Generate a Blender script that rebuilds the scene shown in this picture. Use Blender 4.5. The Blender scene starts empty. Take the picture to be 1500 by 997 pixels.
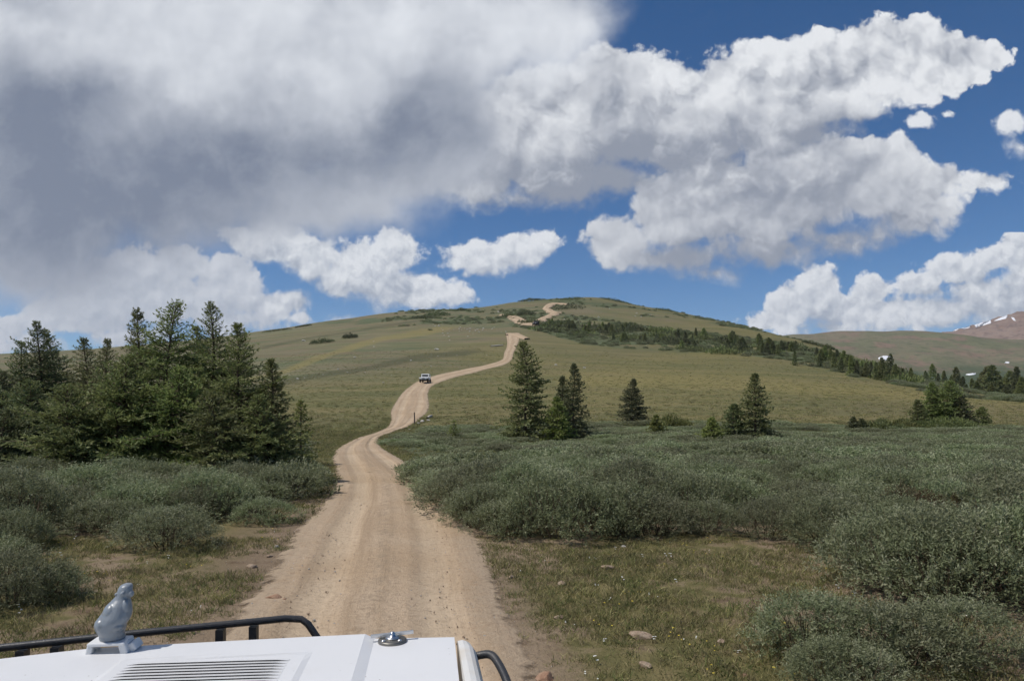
import bpy, bmesh, math, random
import numpy as np
from mathutils import Vector, Matrix, Euler

# ---------------------------------------------------------------- scene / camera
SC = bpy.context.scene
COL = SC.collection
F = 1021.0; CX = 750.0; HY = 590.0          # survey constants of the view: focal length, centre column, horizon row
GROUND = -2.1                                # ground level at the parked truck, eye level = 0
R = math.radians
rng = np.random.default_rng(7)
random.seed(7)

cam = bpy.data.cameras.new('camera')
cam.sensor_width = 36.0; cam.lens = 36.0 * F / 1500.0
cam.shift_y = (HY - 498.5) / 1500.0
cam.clip_start = 0.05; cam.clip_end = 40000
cam_ob = bpy.data.objects.new('camera', cam); COL.objects.link(cam_ob)
cam_ob.rotation_euler = (R(90), 0, 0)
SC.camera = cam_ob
SC.view_settings.view_transform = 'Standard'
SC.view_settings.look = 'None'
SC.view_settings.exposure = EXPOSURE = 0.0
SC.view_settings.gamma = 1.0
SC.view_settings.use_curve_mapping = False
SC.render.engine = 'CYCLES'
SC.cycles.max_bounces = 6
SC.cycles.diffuse_bounces = 3
SC.cycles.transmission_bounces = 4
SC.cycles.transparent_max_bounces = 12
SC.cycles.use_denoising = True
SC.cycles.use_adaptive_sampling = True; SC.cycles.adaptive_threshold = 0.02; SC.cycles.adaptive_min_samples = 10

# ---------------------------------------------------------------- node helpers
class NT:
    def __init__(s, tree): s.t = tree; s.n = tree.nodes; s.l = tree.links
    def node(s, typ, **kw):
        n = s.n.new(typ)
        for k, v in kw.items(): setattr(n, k, v)
        return n
    def put(s, sock, v):
        if isinstance(v, V): s.l.new(v.s, sock)
        elif isinstance(v, bpy.types.NodeSocket): s.l.new(v, sock)
        else: sock.default_value = v
    def math(s, op, a, b=None, c=None, clamp=False):
        n = s.node('ShaderNodeMath', operation=op, use_clamp=clamp)
        for i, v in enumerate((a, b, c)):
            if v is not None: s.put(n.inputs[i], v)
        return V(s, n.outputs[0])
    def vmath(s, op, a, b=None, c=None, out=0):
        n = s.node('ShaderNodeVectorMath', operation=op)
        for i, v in enumerate((a, b, c)):
            if v is not None: s.put(n.inputs[i], v)
        return V(s, n.outputs[out])
    def noise(s, vec, scale, detail=4.0, rough=0.5, dist=0.0, lac=2.0, dims='3D', out=0, norm=True):
        n = s.node('ShaderNodeTexNoise', noise_dimensions=dims, normalize=norm)
        s.put(n.inputs['Vector'], vec); n.inputs['Scale'].default_value = scale
        n.inputs['Detail'].default_value = detail; n.inputs['Roughness'].default_value = rough
        n.inputs['Lacunarity'].default_value = lac; n.inputs['Distortion'].default_value = dist
        return V(s, n.outputs[out])
    def voro(s, vec, scale, detail=0.0, rough=0.5, lac=2.0, dims='3D', feature='F1', out='Distance', smooth=0.5, rand=1.0):
        n = s.node('ShaderNodeTexVoronoi', voronoi_dimensions=dims, feature=feature)
        s.put(n.inputs['Vector'], vec); n.inputs['Scale'].default_value = scale
        n.inputs['Detail'].default_value = detail; n.inputs['Roughness'].default_value = rough
        n.inputs['Lacunarity'].default_value = lac; n.inputs['Randomness'].default_value = rand
        if feature == 'SMOOTH_F1': n.inputs['Smoothness'].default_value = smooth
        return V(s, n.outputs[out])
    def sstep(s, x, lo, hi, a=0.0, b=1.0):
        n = s.node('ShaderNodeMapRange', interpolation_type='SMOOTHSTEP')
        s.put(n.inputs[0], x); n.inputs[1].default_value = lo; n.inputs[2].default_value = hi
        n.inputs[3].default_value = a; n.inputs[4].default_value = b
        return V(s, n.outputs[0])
    def lin(s, x, lo, hi, a=0.0, b=1.0):
        n = s.node('ShaderNodeMapRange')
        s.put(n.inputs[0], x); n.inputs[1].default_value = lo; n.inputs[2].default_value = hi
        n.inputs[3].default_value = a; n.inputs[4].default_value = b
        return V(s, n.outputs[0])
    def mix(s, f, a, b, blend='MIX'):
        n = s.node('ShaderNodeMix', data_type='RGBA', blend_type=blend)
        s.put(n.inputs[0], f)
        for k, v in ((6, a), (7, b)):
            if isinstance(v, (tuple, list)): n.inputs[k].default_value = (*v[:3], 1.0)
            else: s.put(n.inputs[k], v)
        return V(s, n.outputs[2])
    def attr(s, name, out='Fac'):
        n = s.node('ShaderNodeAttribute', attribute_name=name)
        return V(s, n.outputs[out])
    def comb(s, x, y, z=0.0):
        n = s.node('ShaderNodeCombineXYZ')
        for i, v in enumerate((x, y, z)): s.put(n.inputs[i], v)
        return V(s, n.outputs[0])
    def sep(s, v):
        n = s.node('ShaderNodeSeparateXYZ'); s.put(n.inputs[0], v)
        return [V(s, o) for o in n.outputs]

class V:
    def __init__(s, nt, sock): s.nt = nt; s.s = sock
    def __add__(s, o): return s.nt.math('ADD', s, o)
    __radd__ = __add__
    def __sub__(s, o): return s.nt.math('SUBTRACT', s, o)
    def __rsub__(s, o): return s.nt.math('SUBTRACT', o, s)
    def __mul__(s, o): return s.nt.math('MULTIPLY', s, o)
    __rmul__ = __mul__
    def __truediv__(s, o): return s.nt.math('DIVIDE', s, o)
    def clamp(s): return s.nt.math('ADD', s, 0.0, clamp=True)
# ---------------------------------------------------------------- daylight: sky with cumulus, sun
SUN_DIR = Vector((-0.50, -0.10, 0.86)).normalized()      # towards the sun
sun_el = math.asin(SUN_DIR.z); sun_az = math.atan2(SUN_DIR.x, SUN_DIR.y)
W = bpy.data.worlds.new('World'); SC.world = W; W.use_nodes = True
W.node_tree.nodes.clear()
W.cycles.sampling_method = 'MANUAL'; W.cycles.sample_map_resolution = 256

def domes(nt, p, lst, ks=0.12):
    """a cloud body as a union of domes: > 0 inside"""
    out = None
    for cx, cy, rx, ry in lst:
        cx, cy, rx, ry = cx / 100, cy / 100, rx / 100, ry / 100
        q = nt.vmath('MULTIPLY_ADD', p, (1 / rx, 1 / ry, 0), (-cx / rx, -cy / ry, 0))
        d = nt.math('MULTIPLY_ADD', nt.vmath('LENGTH', q, out=1), min(rx, ry) ** 0.75, -min(rx, ry) ** 0.75)
        out = d if out is None else (nt.math('SMOOTH_MIN', out, d, ks) if ks else nt.math('MINIMUM', out, d))
    return out * -1.0

CUM = [  # large cumulus, upper right
 (790,205,120,105),(880,145,84,84),(950,150,76,82),(1000,150,44,62),(700,245,90,70),(820,262,125,52),(1060,165,66,84),(1120,125,66,74),
 (1195,130,84,84),(1275,88,70,70),(1340,92,66,64),(1400,92,56,46),(1436,76,40,30),(1150,190,130,46),(1000,215,150,56),(1240,160,56,34),(900,262,100,40),(930,215,100,50),(760,285,80,26),(1110,205,110,36)]
CUM2 = [ # second, below it
 (905,352,52,46),(980,325,74,48),(1040,268,70,44),(1100,310,120,68),(1200,270,110,66),(1290,238,76,46),(1370,262,84,30),(1440,262,50,16),
 (1335,322,70,36),(1230,345,105,34),(1120,365,120,30),(985,378,95,26),(1300,215,50,20),(1050,398,38,16),(1370,310,40,26),(1290,290,80,46),(1350,290,60,36),(1180,310,100,50),(990,300,70,50)]
MIDS = [(705,378,58,28),(762,365,46,28),(796,356,30,22),(672,380,28,20),(682,404,15,8)]
LEFTA = [(575,375,44,42),(535,400,72,50),(600,425,80,36),(500,408,45,38),(660,430,45,18),(350,350,24,22),(400,356,62,40),(455,378,56,36),(430,441,44,18),(440,466,36,14),(500,467,40,10)]
LEFTB = [(190,400,62,40),(255,395,60,38),(330,412,60,40),(140,420,62,36),(85,452,56,26),(240,440,140,44),(15,482,30,20),(350,440,48,32),(50,504,80,16),(200,490,110,22),(130,468,110,30),(335,470,80,26),(395,450,40,25)]
RIGHT = [(1195,432,40,44),(1160,450,40,38),(1240,455,60,32),(1130,471,45,16),(1205,400,16,13),(1280,425,36,22),(1345,420,42,22),(1405,398,60,26),(1470,380,60,26),(1378,455,68,26),(1462,452,46,34),(1320,468,90,20),(1215,478,70,16),(1440,430,70,30),(1310,452,60,24),(1500,430,40,50),(1500,365,40,26)]
BITS = [(1482,180,28,24),(1490,218,22,14),(1352,176,20,9),(1385,165,9,5)]

LAYERS = []      # (rect, node group: chart position -> cloud colour, cover), far to near
def layer_group(name, rect, fn):
    g = bpy.data.node_groups.new(name, 'ShaderNodeTree')
    g.interface.new_socket('P', in_out='INPUT', socket_type='NodeSocketVector')
    g.interface.new_socket('Color', in_out='OUTPUT', socket_type='NodeSocketColor')
    g.interface.new_socket('Cover', in_out='OUTPUT', socket_type='NodeSocketFloat')
    nt = NT(g); gi = nt.node('NodeGroupInput'); go = nt.node('NodeGroupOutput')
    c, al = fn(nt, gi.outputs[0])
    nt.put(go.inputs[0], c); nt.put(go.inputs[1], al)
    LAYERS.append((rect, g))

def warp(nt, p, amp, scale, detail):
    n = nt.noise(p, scale, detail, 0.55, out='Color', dims='2D')
    return nt.vmath('MULTIPLY_ADD', nt.vmath('SUBTRACT', n, (0.5, 0.5, 0.5)), (amp, amp, 0), p)

def cumulus(rect, lst, sc, ba, edge, wl, base, kb, kf, lo, hi, up=0.75, kc=0.25, dark=None, kd=0.4):
    def fn(nt, P):
        P1 = warp(nt, P, wl, 1.3 * sc, 2.0)
        P2 = warp(nt, P1, 0.20 / sc, 4.0 * sc, 3.0)
        bil = lambda p: nt.voro(p, 1.25 * sc, 3.0, 0.5, 2.3, '2D')
        M0 = domes(nt, P1, lst); M1 = domes(nt, nt.vmath('ADD', P1, (-0.2 * up, -up, 0)), sorted(lst, key=lambda e: -e[2] * e[3])[:9], 0)
        V0 = bil(P2); V1 = bil(nt.vmath('ADD', P2, (-0.09 / sc, -0.16 / sc, 0)))
        N0 = nt.noise(P, 3.0 * sc, 6.0, 0.62, dims='2D') - 0.5
        D = M0 + (0.58 - V0) * ba + N0 * (ba * 1.25)
        big = nt.math('MAXIMUM', (M0 - M1), -0.6)
        lit = (base + 0.03 + nt.math('SMOOTH_MIN', big, 0.42, 0.3) * kb + (V1 - V0) * kf + N0 * 0.40 - nt.math('MINIMUM', M0, 0.8) * kc)
        if dark:
            lit = (lit - nt.sstep(domes(nt, P1, dark, 0.3) + N0 * 0.6 + (V1 - V0) * 0.5, -0.55, 0.45) * kd)
        lit = nt.math('SMOOTH_MAX', nt.math('SMOOTH_MIN', lit, 0.97, 0.12), 0.06, 0.22)
        return nt.mix(lit, lo, hi), nt.sstep((D + 0.09) * nt.math('MAXIMUM', 1.0 + big * 1.5, 0.75), 0.0, edge + 0.06)
    layer_group('cumulus', rect, fn)

LO, HI = (0.240, 0.272, 0.345), (0.84, 0.86, 0.89)
LOF, HIF = (0.34, 0.39, 0.48), (0.80, 0.825, 0.865)
cumulus((-1.5, 3.5, 4.6, 5.4), LEFTB, 1.6, 0.22, 0.14, 0.16, 0.56, 0.50, 0.55, LOF, (0.68, 0.71, 0.77), 0.45)
cumulus((3.0, 3.1, 7.4, 5.0), LEFTA, 1.6, 0.22, 0.17, 0.16, 0.52, 0.75, 0.90, LOF, HIF, 0.45)
cumulus((6.2, 3.2, 8.5, 4.3), MIDS, 1.7, 0.20, 0.16, 0.15, 0.48, 0.95, 0.75, LOF, HIF, 0.35)
cumulus((10.7, 3.4, 16.5, 5.2), RIGHT, 1.6, 0.22, 0.15, 0.16, 0.42, 0.9, 0.95, LOF, HIF, 0.42)
cumulus((13.2, 1.3, 16.0, 2.6), BITS, 1.6, 0.20, 0.22, 0.20, 0.75, 0.5, 0.40, LOF, HIF, 0.4)
cumulus((8.2, 1.7, 15.3, 4.4), CUM2, 0.95, 0.28, 0.22, 0.26, 0.46, 0.60, 0.75, LO, HI, 0.80, 0.2, [(1110,275,150,38),(1230,262,60,30),(1150,355,170,16),(1010,375,110,14),(1000,290,60,20)], 0.45)
cumulus((5.6, -0.2, 15.1, 3.5), CUM, 0.85, 0.30, 0.22, 0.26, 0.56, 0.58, 0.95, LO, HI, 0.95, 0.2, [(1010,218,170,30),(860,268,170,38),(1170,192,130,22),(730,290,60,20),(900,150,40,40)], 0.5)

def rain_cloud(nt, P):       # the big soft rain cloud on the left, reaching overhead
    Pw = warp(nt, P, 0.9, 0.55, 4.0)
    G = domes(nt, Pw, [(200,150,420,240),(480,130,260,150),(640,50,200,120),(760,30,150,90),(20,300,240,150),(320,280,200,80),(300,-300,800,420),(620,170,110,120),(40,390,190,60),(490,275,150,70),(420,305,150,55),(560,300,90,40),(600,262,120,60),(680,225,70,80)], 0.25)
    n1 = nt.noise(P, 0.9, 7.0, 0.58, dims='2D') - 0.5
    n2 = nt.noise(nt.vmath('MULTIPLY', P, (0.6, 1.1, 1)), 0.5, 3.0, 0.5, dims='2D') - 0.5
    al = nt.sstep(G + n1 * 0.7, -0.30, 0.50)
    dk = nt.sstep(domes(nt, Pw, [(130,290,300,120),(610,190,110,70),(540,235,130,40),(300,230,220,90),(60,180,140,100)], 0.3) + n1 * 0.5, -0.55, 0.60)
    lt = nt.sstep(domes(nt, Pw, [(330,40,300,90),(640,30,110,60),(780,60,110,80),(520,110,60,60)], 0.3) + n1 * 1.0, -0.5, 0.5)
    n3 = nt.noise(Pw, 2.4, 6, 0.6, dims='2D') - 0.5
    lit = (0.46 + n3 * 0.26 + lt * 0.36 - dk * 0.36 + n1 * 0.55 + n2 * 0.30).clamp()
    return nt.mix(lit, (0.19, 0.225, 0.305), (0.78, 0.81, 0.86)), al
layer_group('rain_cloud', (-9.0, -8.0, 10.5, 5.2), rain_cloud)

def build_sky():
    nt = NT(W.node_tree)
    sky = nt.node('ShaderNodeTexSky', sky_type='NISHITA', sun_disc=False, sun_elevation=sun_el, sun_rotation=sun_az,
                  altitude=3500.0, air_density=1.0, dust_density=0.8, ozone_density=3.0)
    tc = nt.node('ShaderNodeTexCoord')
    x, y, z = nt.sep(tc.outputs['Generated'])
    ya = nt.math('MAXIMUM', nt.math('ABSOLUTE', y), 0.04)
    px = x / ya * 10.21 + 7.5; py = z / ya * -10.21 + 5.9
    P = nt.comb(px, py)          # gnomonic chart of the sky before (and mirrored behind) the viewer
    hs = nt.node('ShaderNodeHueSaturation'); hs.inputs['Saturation'].default_value = 1.30; hs.inputs['Value'].default_value = 0.97
    nt.l.new(sky.outputs[0], hs.inputs['Color'])
    STR = 0.10
    def leaf(act):
        c = hs.outputs[0]
        for rect, g in act:
            n = nt.node('ShaderNodeGroup', node_tree=g); nt.put(n.inputs[0], P)
            c = nt.mix(n.outputs[1], c, scaled(n.outputs[0]))
        b = nt.node('ShaderNodeBackground'); nt.put(b.inputs[0], c); b.inputs[1].default_value = STR
        return b.outputs[0]
    def scaled(sock):
        n = nt.node('ShaderNodeVectorMath', operation='SCALE'); nt.put(n.inputs[0], sock); n.inputs['Scale'].default_value = 1.0 / STR
        return n.outputs[0]
    def tree(bd, act, depth):
        x0, y0, x1, y1 = bd
        act = [a for a in act if a[0][0] < x1 and a[0][2] > x0 and a[0][1] < y1 and a[0][3] > y0]
        best = None
        area = lambda b: max(0, min(b[2], 16) - max(b[0], -1)) * max(0, min(b[3], 6) - max(b[1], -0.3))
        cnt = lambda b: sum(1 for a in act if a[0][0] < b[2] and a[0][2] > b[0] and a[0][1] < b[3] and a[0][3] > b[1])
        if depth:
            for ax in (0, 1):
                for a in act:
                    for t in (a[0][ax], a[0][ax + 2]):
                        if bd[ax] < t < bd[ax + 2]:
                            lo = (x0, y0, t, y1) if ax == 0 else (x0, y0, x1, t)
                            hi = (t, y0, x1, y1) if ax == 0 else (x0, t, x1, y1)
                            c = area(lo) * cnt(lo) + area(hi) * cnt(hi)
                            if best is None or c < best[0]: best = (c, ax, t, lo, hi)
        if best is None or (best[0] >= area(bd) * len(act) - 0.5 and depth < 6): return leaf(act)
        m = nt.node('ShaderNodeMixShader')
        nt.put(m.inputs[0], nt.math('GREATER_THAN', px if best[1] == 0 else py, best[2]))
        nt.l.new(tree(best[3], act, depth - 1), m.inputs[1]); nt.l.new(tree(best[4], act, depth - 1), m.inputs[2])
        return m.outputs[0]
    o = nt.node('ShaderNodeOutputWorld'); nt.l.new(tree((-99, -99, 99, 99), LAYERS, 7), o.inputs[0])
    print('sky nodes', len(W.node_tree.nodes))
build_sky()

sun = bpy.data.lights.new('sun', 'SUN'); sun.energy = 4.0; sun.angle = R(0.53); sun.color = (1.0, 0.955, 0.89)
sun_ob = bpy.data.objects.new('sun', sun); COL.objects.link(sun_ob)
sun_ob.rotation_euler = (-SUN_DIR).to_track_quat('-Z', 'Y').to_euler()
sun_ob.location = (0, 0, 50)
# ---------------------------------------------------------------- numpy noise, terrain function
_perm = np.random.default_rng(3).random((256, 256))
def vnoise(x, y, seed=0):
    x = np.asarray(x, float) + seed * 37.17; y = np.asarray(y, float) + seed * 91.73
    xi = np.floor(x).astype(int); yi = np.floor(y).astype(int)
    fx = x - xi; fy = y - yi
    fx = fx * fx * (3 - 2 * fx); fy = fy * fy * (3 - 2 * fy)
    g = lambda a, b: _perm[a & 255, b & 255]
    return (g(xi, yi) * (1 - fx) + g(xi + 1, yi) * fx) * (1 - fy) + (g(xi, yi + 1) * (1 - fx) + g(xi + 1, yi + 1) * fx) * fy
def fbm(x, y, octv=4, seed=0, rough=0.5):
    s = 0; a = 1.0; t = 0; f = 1.0
    for i in range(octv):
        s = s + a * (vnoise(x * f, y * f, seed + i * 5) - 0.5); t += a; a *= rough; f *= 2.03
    return s / t

def pchip_slopes(X, Yv):
    X = np.asarray(X, float); h = np.diff(X); d = np.diff(Yv, axis=0) / h[:, None]
    m = np.zeros_like(Yv)
    w1 = 2 * h[1:] + h[:-1]; w2 = h[1:] + 2 * h[:-1]
    with np.errstate(divide='ignore', invalid='ignore'):
        hm = (w1 + w2)[:, None] / (w1[:, None] / d[:-1] + w2[:, None] / d[1:])
    m[1:-1] = np.where(d[:-1] * d[1:] > 0, hm, 0.0)
    m[0] = d[0]; m[-1] = d[-1]
    return np.nan_to_num(m)
def herm(X, Yv, M, i, x):
    h = X[i + 1] - X[i]; t = (x - X[i]) / h
    return ((1 + 2 * t) * (1 - t) ** 2, t * (1 - t) ** 2 * h, t * t * (3 - 2 * t), t * t * (t - 1) * h)

# profile of the hill: image row of the ground at given distances, for a fan of directions (columns of the survey photograph)
KY = [45, 58, 75, 100, 130, 170, 230, 300, 370, 430]
KC = np.array([-900, -300, 0, 200, 400, 500, 600, 700, 780, 860, 950, 1073, 1165, 1244, 1308, 1400, 1500, 1800, 2600], float)
KR = np.array([
 [637,618,600,583,570,560,550,541,536,538],
 [637,618,600,582,567,555,543,533,527,529],
 [637,618,598,578,562,550,537,526,519,521],
 [637,617,596,574,556,543,528,515,506,508],
 [637,617,595,570,549,530,513,497,484,485],
 [637,617,594,567,543,522,503,484,470.5,471],
 [637,617,594,566,541,520,497,475,458,457.5],
 [637,616,592,565,543,520,494,471,455,453],
 [637,616,591,564,543,521,492,468,450,441.5],
 [637,615,590,565,545,524,496,469,448,437],
 [637,615,590,566,547,527,500,473,456,452.5],
 [637,615,590,567,549,530,505,481,474,480],
 [637,615,590,569,552,534,510,497,505,520],
 [637,616,592,572,556,540,522,524,540,560],
 [637,616,594,576,562,549,541,552,570,590],
 [637,616,597,582,573,568,578,600,620,640],
 [637,618,600,588,584,592,606,625,645,660],
 [637,620,606,598,600,612,625,640,655,670],
 [637,620,606,598,600,612,625,640,655,670]], float)
_kz = (HY - KR) / F * np.array(KY)[None, :]
_last = _kz[:, -1]
KYF = np.array([-60, 28, 36] + KY + [520, 800, 1500, 7000], float)
KZ = np.concatenate([np.full((len(KC), 3), GROUND), _kz, (_last - 5)[:, None], np.minimum(_last - 35, 18)[:, None],
                     np.full((len(KC), 1), -30.0), np.full((len(KC), 1), -80.0)], axis=1)
_Mc = pchip_slopes(KC, KZ)
def gz(x, y, relief=True):
    x = np.asarray(x, float); y = np.asarray(y, float); shp = np.broadcast(x, y).shape
    x = np.broadcast_to(x, shp).ravel(); y = np.broadcast_to(y, shp).ravel()
    c = np.clip(CX + F * x / np.maximum(y, 25.0), KC[0], KC[-1] - 1e-6)
    i = np.clip(np.searchsorted(KC, c, side='right') - 1, 0, len(KC) - 2)
    a, b, d, e = herm(KC, KZ, _Mc, i, c)
    Z = a[:, None] * KZ[i] + b[:, None] * _Mc[i] + d[:, None] * KZ[i + 1] + e[:, None] * _Mc[i + 1]
    M = pchip_slopes(KYF, Z.T).T
    yy = np.clip(y, KYF[0], KYF[-1] - 1e-6)
    j = np.clip(np.searchsorted(KYF, yy, side='right') - 1, 0, len(KYF) - 2)
    r = np.arange(len(yy))
    a, b, d, e = herm(KYF, None, None, j, yy)
    z = a * Z[r, j] + b * M[r, j] + d * Z[r, j + 1] + e * M[r, j + 1]
    if relief:
        far = np.clip((y - 50) / 150, 0, 1)
        z = z + 0.05 * fbm(x * 0.9, y * 0.9, 3, 1) * np.clip((y + 30) / 30, 0, 1) + far * 1.3 * fbm(x / 26, y / 26, 3, 2) + np.clip((60 - y) / 60, 0, 1) * 0.07 * fbm(x / 5, y / 5, 2, 9)
    return z.reshape(shp)
def g1(x, y): return float(gz(np.array([x]), np.array([y]))[0])

_ys = np.exp(np.linspace(math.log(3.0), math.log(428), 1500))
def at(px, row):
    """ground point seen in column px at image row `row` of the survey photograph"""
    u = (px - CX) / F
    r = HY - F * gz(u * _ys, _ys, False) / _ys
    k = np.nonzero(r <= row)[0]
    k = int(k[0]) if len(k) else len(_ys) - 1
    k = max(k, 1)
    t = (r[k - 1] - row) / max(r[k - 1] - r[k], 1e-6)
    y = _ys[k - 1] + (_ys[k] - _ys[k - 1]) * min(max(t, 0), 1)
    return Vector((u * y, y, g1(u * y, y)))
def atY(px, y):
    x = (px - CX) / F * y
    return Vector((x, y, g1(x, y)))

# ---------------------------------------------------------------- mesh / material helpers
def mesh_obj(name, verts, faces, mat, parent=None, smooth=False, attrs=None, link=True):
    me = bpy.data.meshes.new(name)
    verts = np.asarray(verts, np.float32); 
    if isinstance(faces, np.ndarray):
        n, k = faces.shape
        me.vertices.add(len(verts)); me.vertices.foreach_set('co', verts.ravel())
        me.loops.add(n * k); me.loops.foreach_set('vertex_index', faces.astype(np.int32).ravel())
        me.polygons.add(n); me.polygons.foreach_set('loop_start', np.arange(0, n * k, k, dtype=np.int32))
        me.update(calc_edges=True)
    else:
        me.from_pydata([tuple(map(float, v)) for v in verts], [], faces)
    if attrs:
        for an, av in attrs.items():
            dom = 'POINT' if len(av) == len(verts) else 'FACE'
            at_ = me.attributes.new(an, 'FLOAT', dom); at_.data.foreach_set('value', np.asarray(av, np.float32))
    if smooth: me.polygons.foreach_set('use_smooth', np.ones(len(me.polygons), bool))
    for m in (mat if isinstance(mat, (list, tuple)) else [mat]): me.materials.append(m)
    o = bpy.data.objects.new(name, me)
    if link: COL.objects.link(o)
    if parent is not None: o.parent = parent
    return o
def tag(o, label=None, cat=None, group=None, kind=None):
    for k, v in (('label', label), ('category', cat), ('group', group), ('kind', kind)):
        if v: o[k] = v
    return o
def empty(name, loc=(0, 0, 0), rz=0.0, scale=1.0):
    o = bpy.data.objects.new(name, None); COL.objects.link(o); o.location = loc; o.rotation_euler = (0, 0, rz)
    o.scale = (scale,) * 3; o.empty_display_size = 0.2
    return o
def copy_tree(o, parent=None):
    c = o.copy(); COL.objects.link(c)
    if parent is not None: c.parent = parent
    for ch in list(o.children): copy_tree(ch, c)
    return c
def new_mat(name):
    m = bpy.data.materials.new(name); m.use_nodes = True
    m.node_tree.nodes.clear()
    nt = NT(m.node_tree)
    o = nt.node('ShaderNodeOutputMaterial')
    return m, nt, o
def principled(nt, col, rough=0.7, spec=0.3, metal=0.0, normal=None, coat=0.0):
    b = nt.node('ShaderNodeBsdfPrincipled')
    if isinstance(col, (tuple, list)): b.inputs['Base Color'].default_value = (*col[:3], 1)
    else: nt.put(b.inputs['Base Color'], col)
    nt.put(b.inputs['Roughness'], rough)
    b.inputs['Specular IOR Level'].default_value = spec; b.inputs['Metallic'].default_value = metal
    b.inputs['Coat Weight'].default_value = coat
    if normal is not None: nt.l.new(normal, b.inputs['Normal'])
    return b
def bump(nt, h, strength=0.5, dist=0.02):
    b = nt.node('ShaderNodeBump'); b.inputs['Strength'].default_value = strength; b.inputs['Distance'].default_value = dist
    nt.put(b.inputs['Height'], h)
    return b.outputs[0]
def simple_mat(name, col, rough=0.6, spec=0.4, metal=0.0, coat=0.0, dirt=None, dscale=6.0, bstr=0.0, bscale=60.0):
    m, nt, o = new_mat(name)
    tc = nt.node('ShaderNodeTexCoord').outputs['Object']
    c = col
    if dirt: c = nt.mix(nt.sstep(nt.noise(tc, dscale, 6, 0.6), 0.48, 0.72), col, dirt)
    nrm = bump(nt, nt.noise(tc, bscale, 5, 0.6), bstr, 0.01) if bstr else None
    b = principled(nt, c, rough, spec, metal, nrm, coat)
    nt.l.new(b.outputs[0], o.inputs[0])
    return m

# ---------------------------------------------------------------- the road: edges as read along it
ROAD = [(900,357,733),(870,384,722),(840,402,712),(800,428,697),(770,448,683),(740,478,660),(720,490,645),(700,496,628),(680,492,597),(665,492,572),
        (655,500,557),(647,514,553),(640,530,556),(632,555,576),(626,568,594),(620,572,605),(612,574,615),(600,575,626),(587,582,627),(575,590,626),(565,602,632),(557,614,648),
        (550,632,668),(544,658,695),(539,688,718),(534,714,738),(528,735,749),(518,739,752),(508,743,757),(498,743,760),(489,741,761)]
_re = []
for yy, l, r in [(-24, 3.6, 6.0), (-12, 1.3, 3.9), (-4, -0.1, 1.55), (0, -1.05, 1.0), (3, -1.75, 0.5)]:
    _re.append((l, yy, r, yy))
for row, l, r in ROAD:
    a = at(l, row); b = at(r, row); _re.append((a.x, a.y, b.x, b.y))
_re = np.array(_re)
def densify(P, n_per):
    """Catmull-Rom through the rows of P"""
    out = []
    for i in range(len(P) - 1):
        p0 = P[max(i - 1, 0)]; p1 = P[i]; p2 = P[i + 1]; p3 = P[min(i + 2, len(P) - 1)]
        for k in range(n_per):
            t = k / n_per
            out.append(0.5 * ((2 * p1) + (-p0 + p2) * t + (2 * p0 - 5 * p1 + 4 * p2 - p3) * t * t + (-p0 + 3 * p1 - 3 * p2 + p3) * t ** 3))
    out.append(P[-1])
    return np.array(out)
def ribbon(name, E, mat, n_per=8, na=17, lift=0.03, over=0.16):
    E = densify(E, n_per)
    V_, A, L = [], [], []
    s = 0.0
    for i, (lx, ly, rx, ry) in enumerate(E):
        if i: s += math.hypot((lx + rx - E[i - 1][0] - E[i - 1][2]) / 2, (ly + ry - E[i - 1][1] - E[i - 1][3]) / 2)
        w = math.hypot(rx - lx, ry - ly)
        for k in range(na):
            t = -over + (1 + 2 * over) * k / (na - 1)
            V_.append((lx + (rx - lx) * t, ly + (ry - ly) * t, 0)); A.append(t); L.append(s)
    V_ = np.array(V_); A = np.array(A)
    crown = np.where((A > 0) & (A < 1), 0.02 * np.cos((A - 0.5) * 4 * math.pi) * 1.0 - 0.0, 0.0)
    V_[:, 2] = gz(V_[:, 0], V_[:, 1]) + np.interp(np.minimum(A, 1 - A), [-over, -0.11, -0.05, 0.03, 0.13], [-0.10, -0.035, 0.002, lift * 0.5, lift]) * (1 + 0.012 * np.maximum(V_[:, 1], 0)) + crown * np.clip(1.5 - V_[:, 1] / 60, 0, 1)
    n = len(E)
    f = [(i * na + k, i * na + k + 1, (i + 1) * na + k + 1, (i + 1) * na + k) for i in range(n - 1) for k in range(na - 1)]
    return mesh_obj(name, V_, np.array(f), mat, smooth=True, attrs={'across': A, 'along': np.array(L)}), E
# ---------------------------------------------------------------- region test helpers (world plan outlines)
def inside(poly, x, y):
    poly = np.asarray(poly); c = np.zeros(np.shape(x), bool)
    j = len(poly) - 1
    for i in range(len(poly)):
        xi, yi = poly[i]; xj, yj = poly[j]
        c ^= ((yi > y) != (yj > y)) & (x < (xj - xi) * (y - yi) / (yj - yi + 1e-12) + xi)
        j = i
    return c
def plan(pts): return [tuple(at(a, b)[:2]) for a, b in pts]
_rd = densify(_re, 5)
_rc = np.c_[(_rd[:, 0] + _rd[:, 2]) / 2, (_rd[:, 1] + _rd[:, 3]) / 2, np.hypot(_rd[:, 2] - _rd[:, 0], _rd[:, 3] - _rd[:, 1]) / 2]
def road_dist(x, y):
    """distance outside the road edge, metres (negative on the road)"""
    x = np.asarray(x, float); y = np.asarray(y, float); out = np.full(x.shape, 1e9)
    for i in range(len(_rc) - 1):
        ax, ay, aw = _rc[i]; bx, by, bw = _rc[i + 1]
        dx, dy = bx - ax, by - ay
        t = np.clip(((x - ax) * dx + (y - ay) * dy) / (dx * dx + dy * dy + 1e-9), 0, 1)
        d = np.hypot(x - ax - t * dx, y - ay - t * dy) - (aw + (bw - aw) * t)
        out = np.minimum(out, d)
    return out
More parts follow.
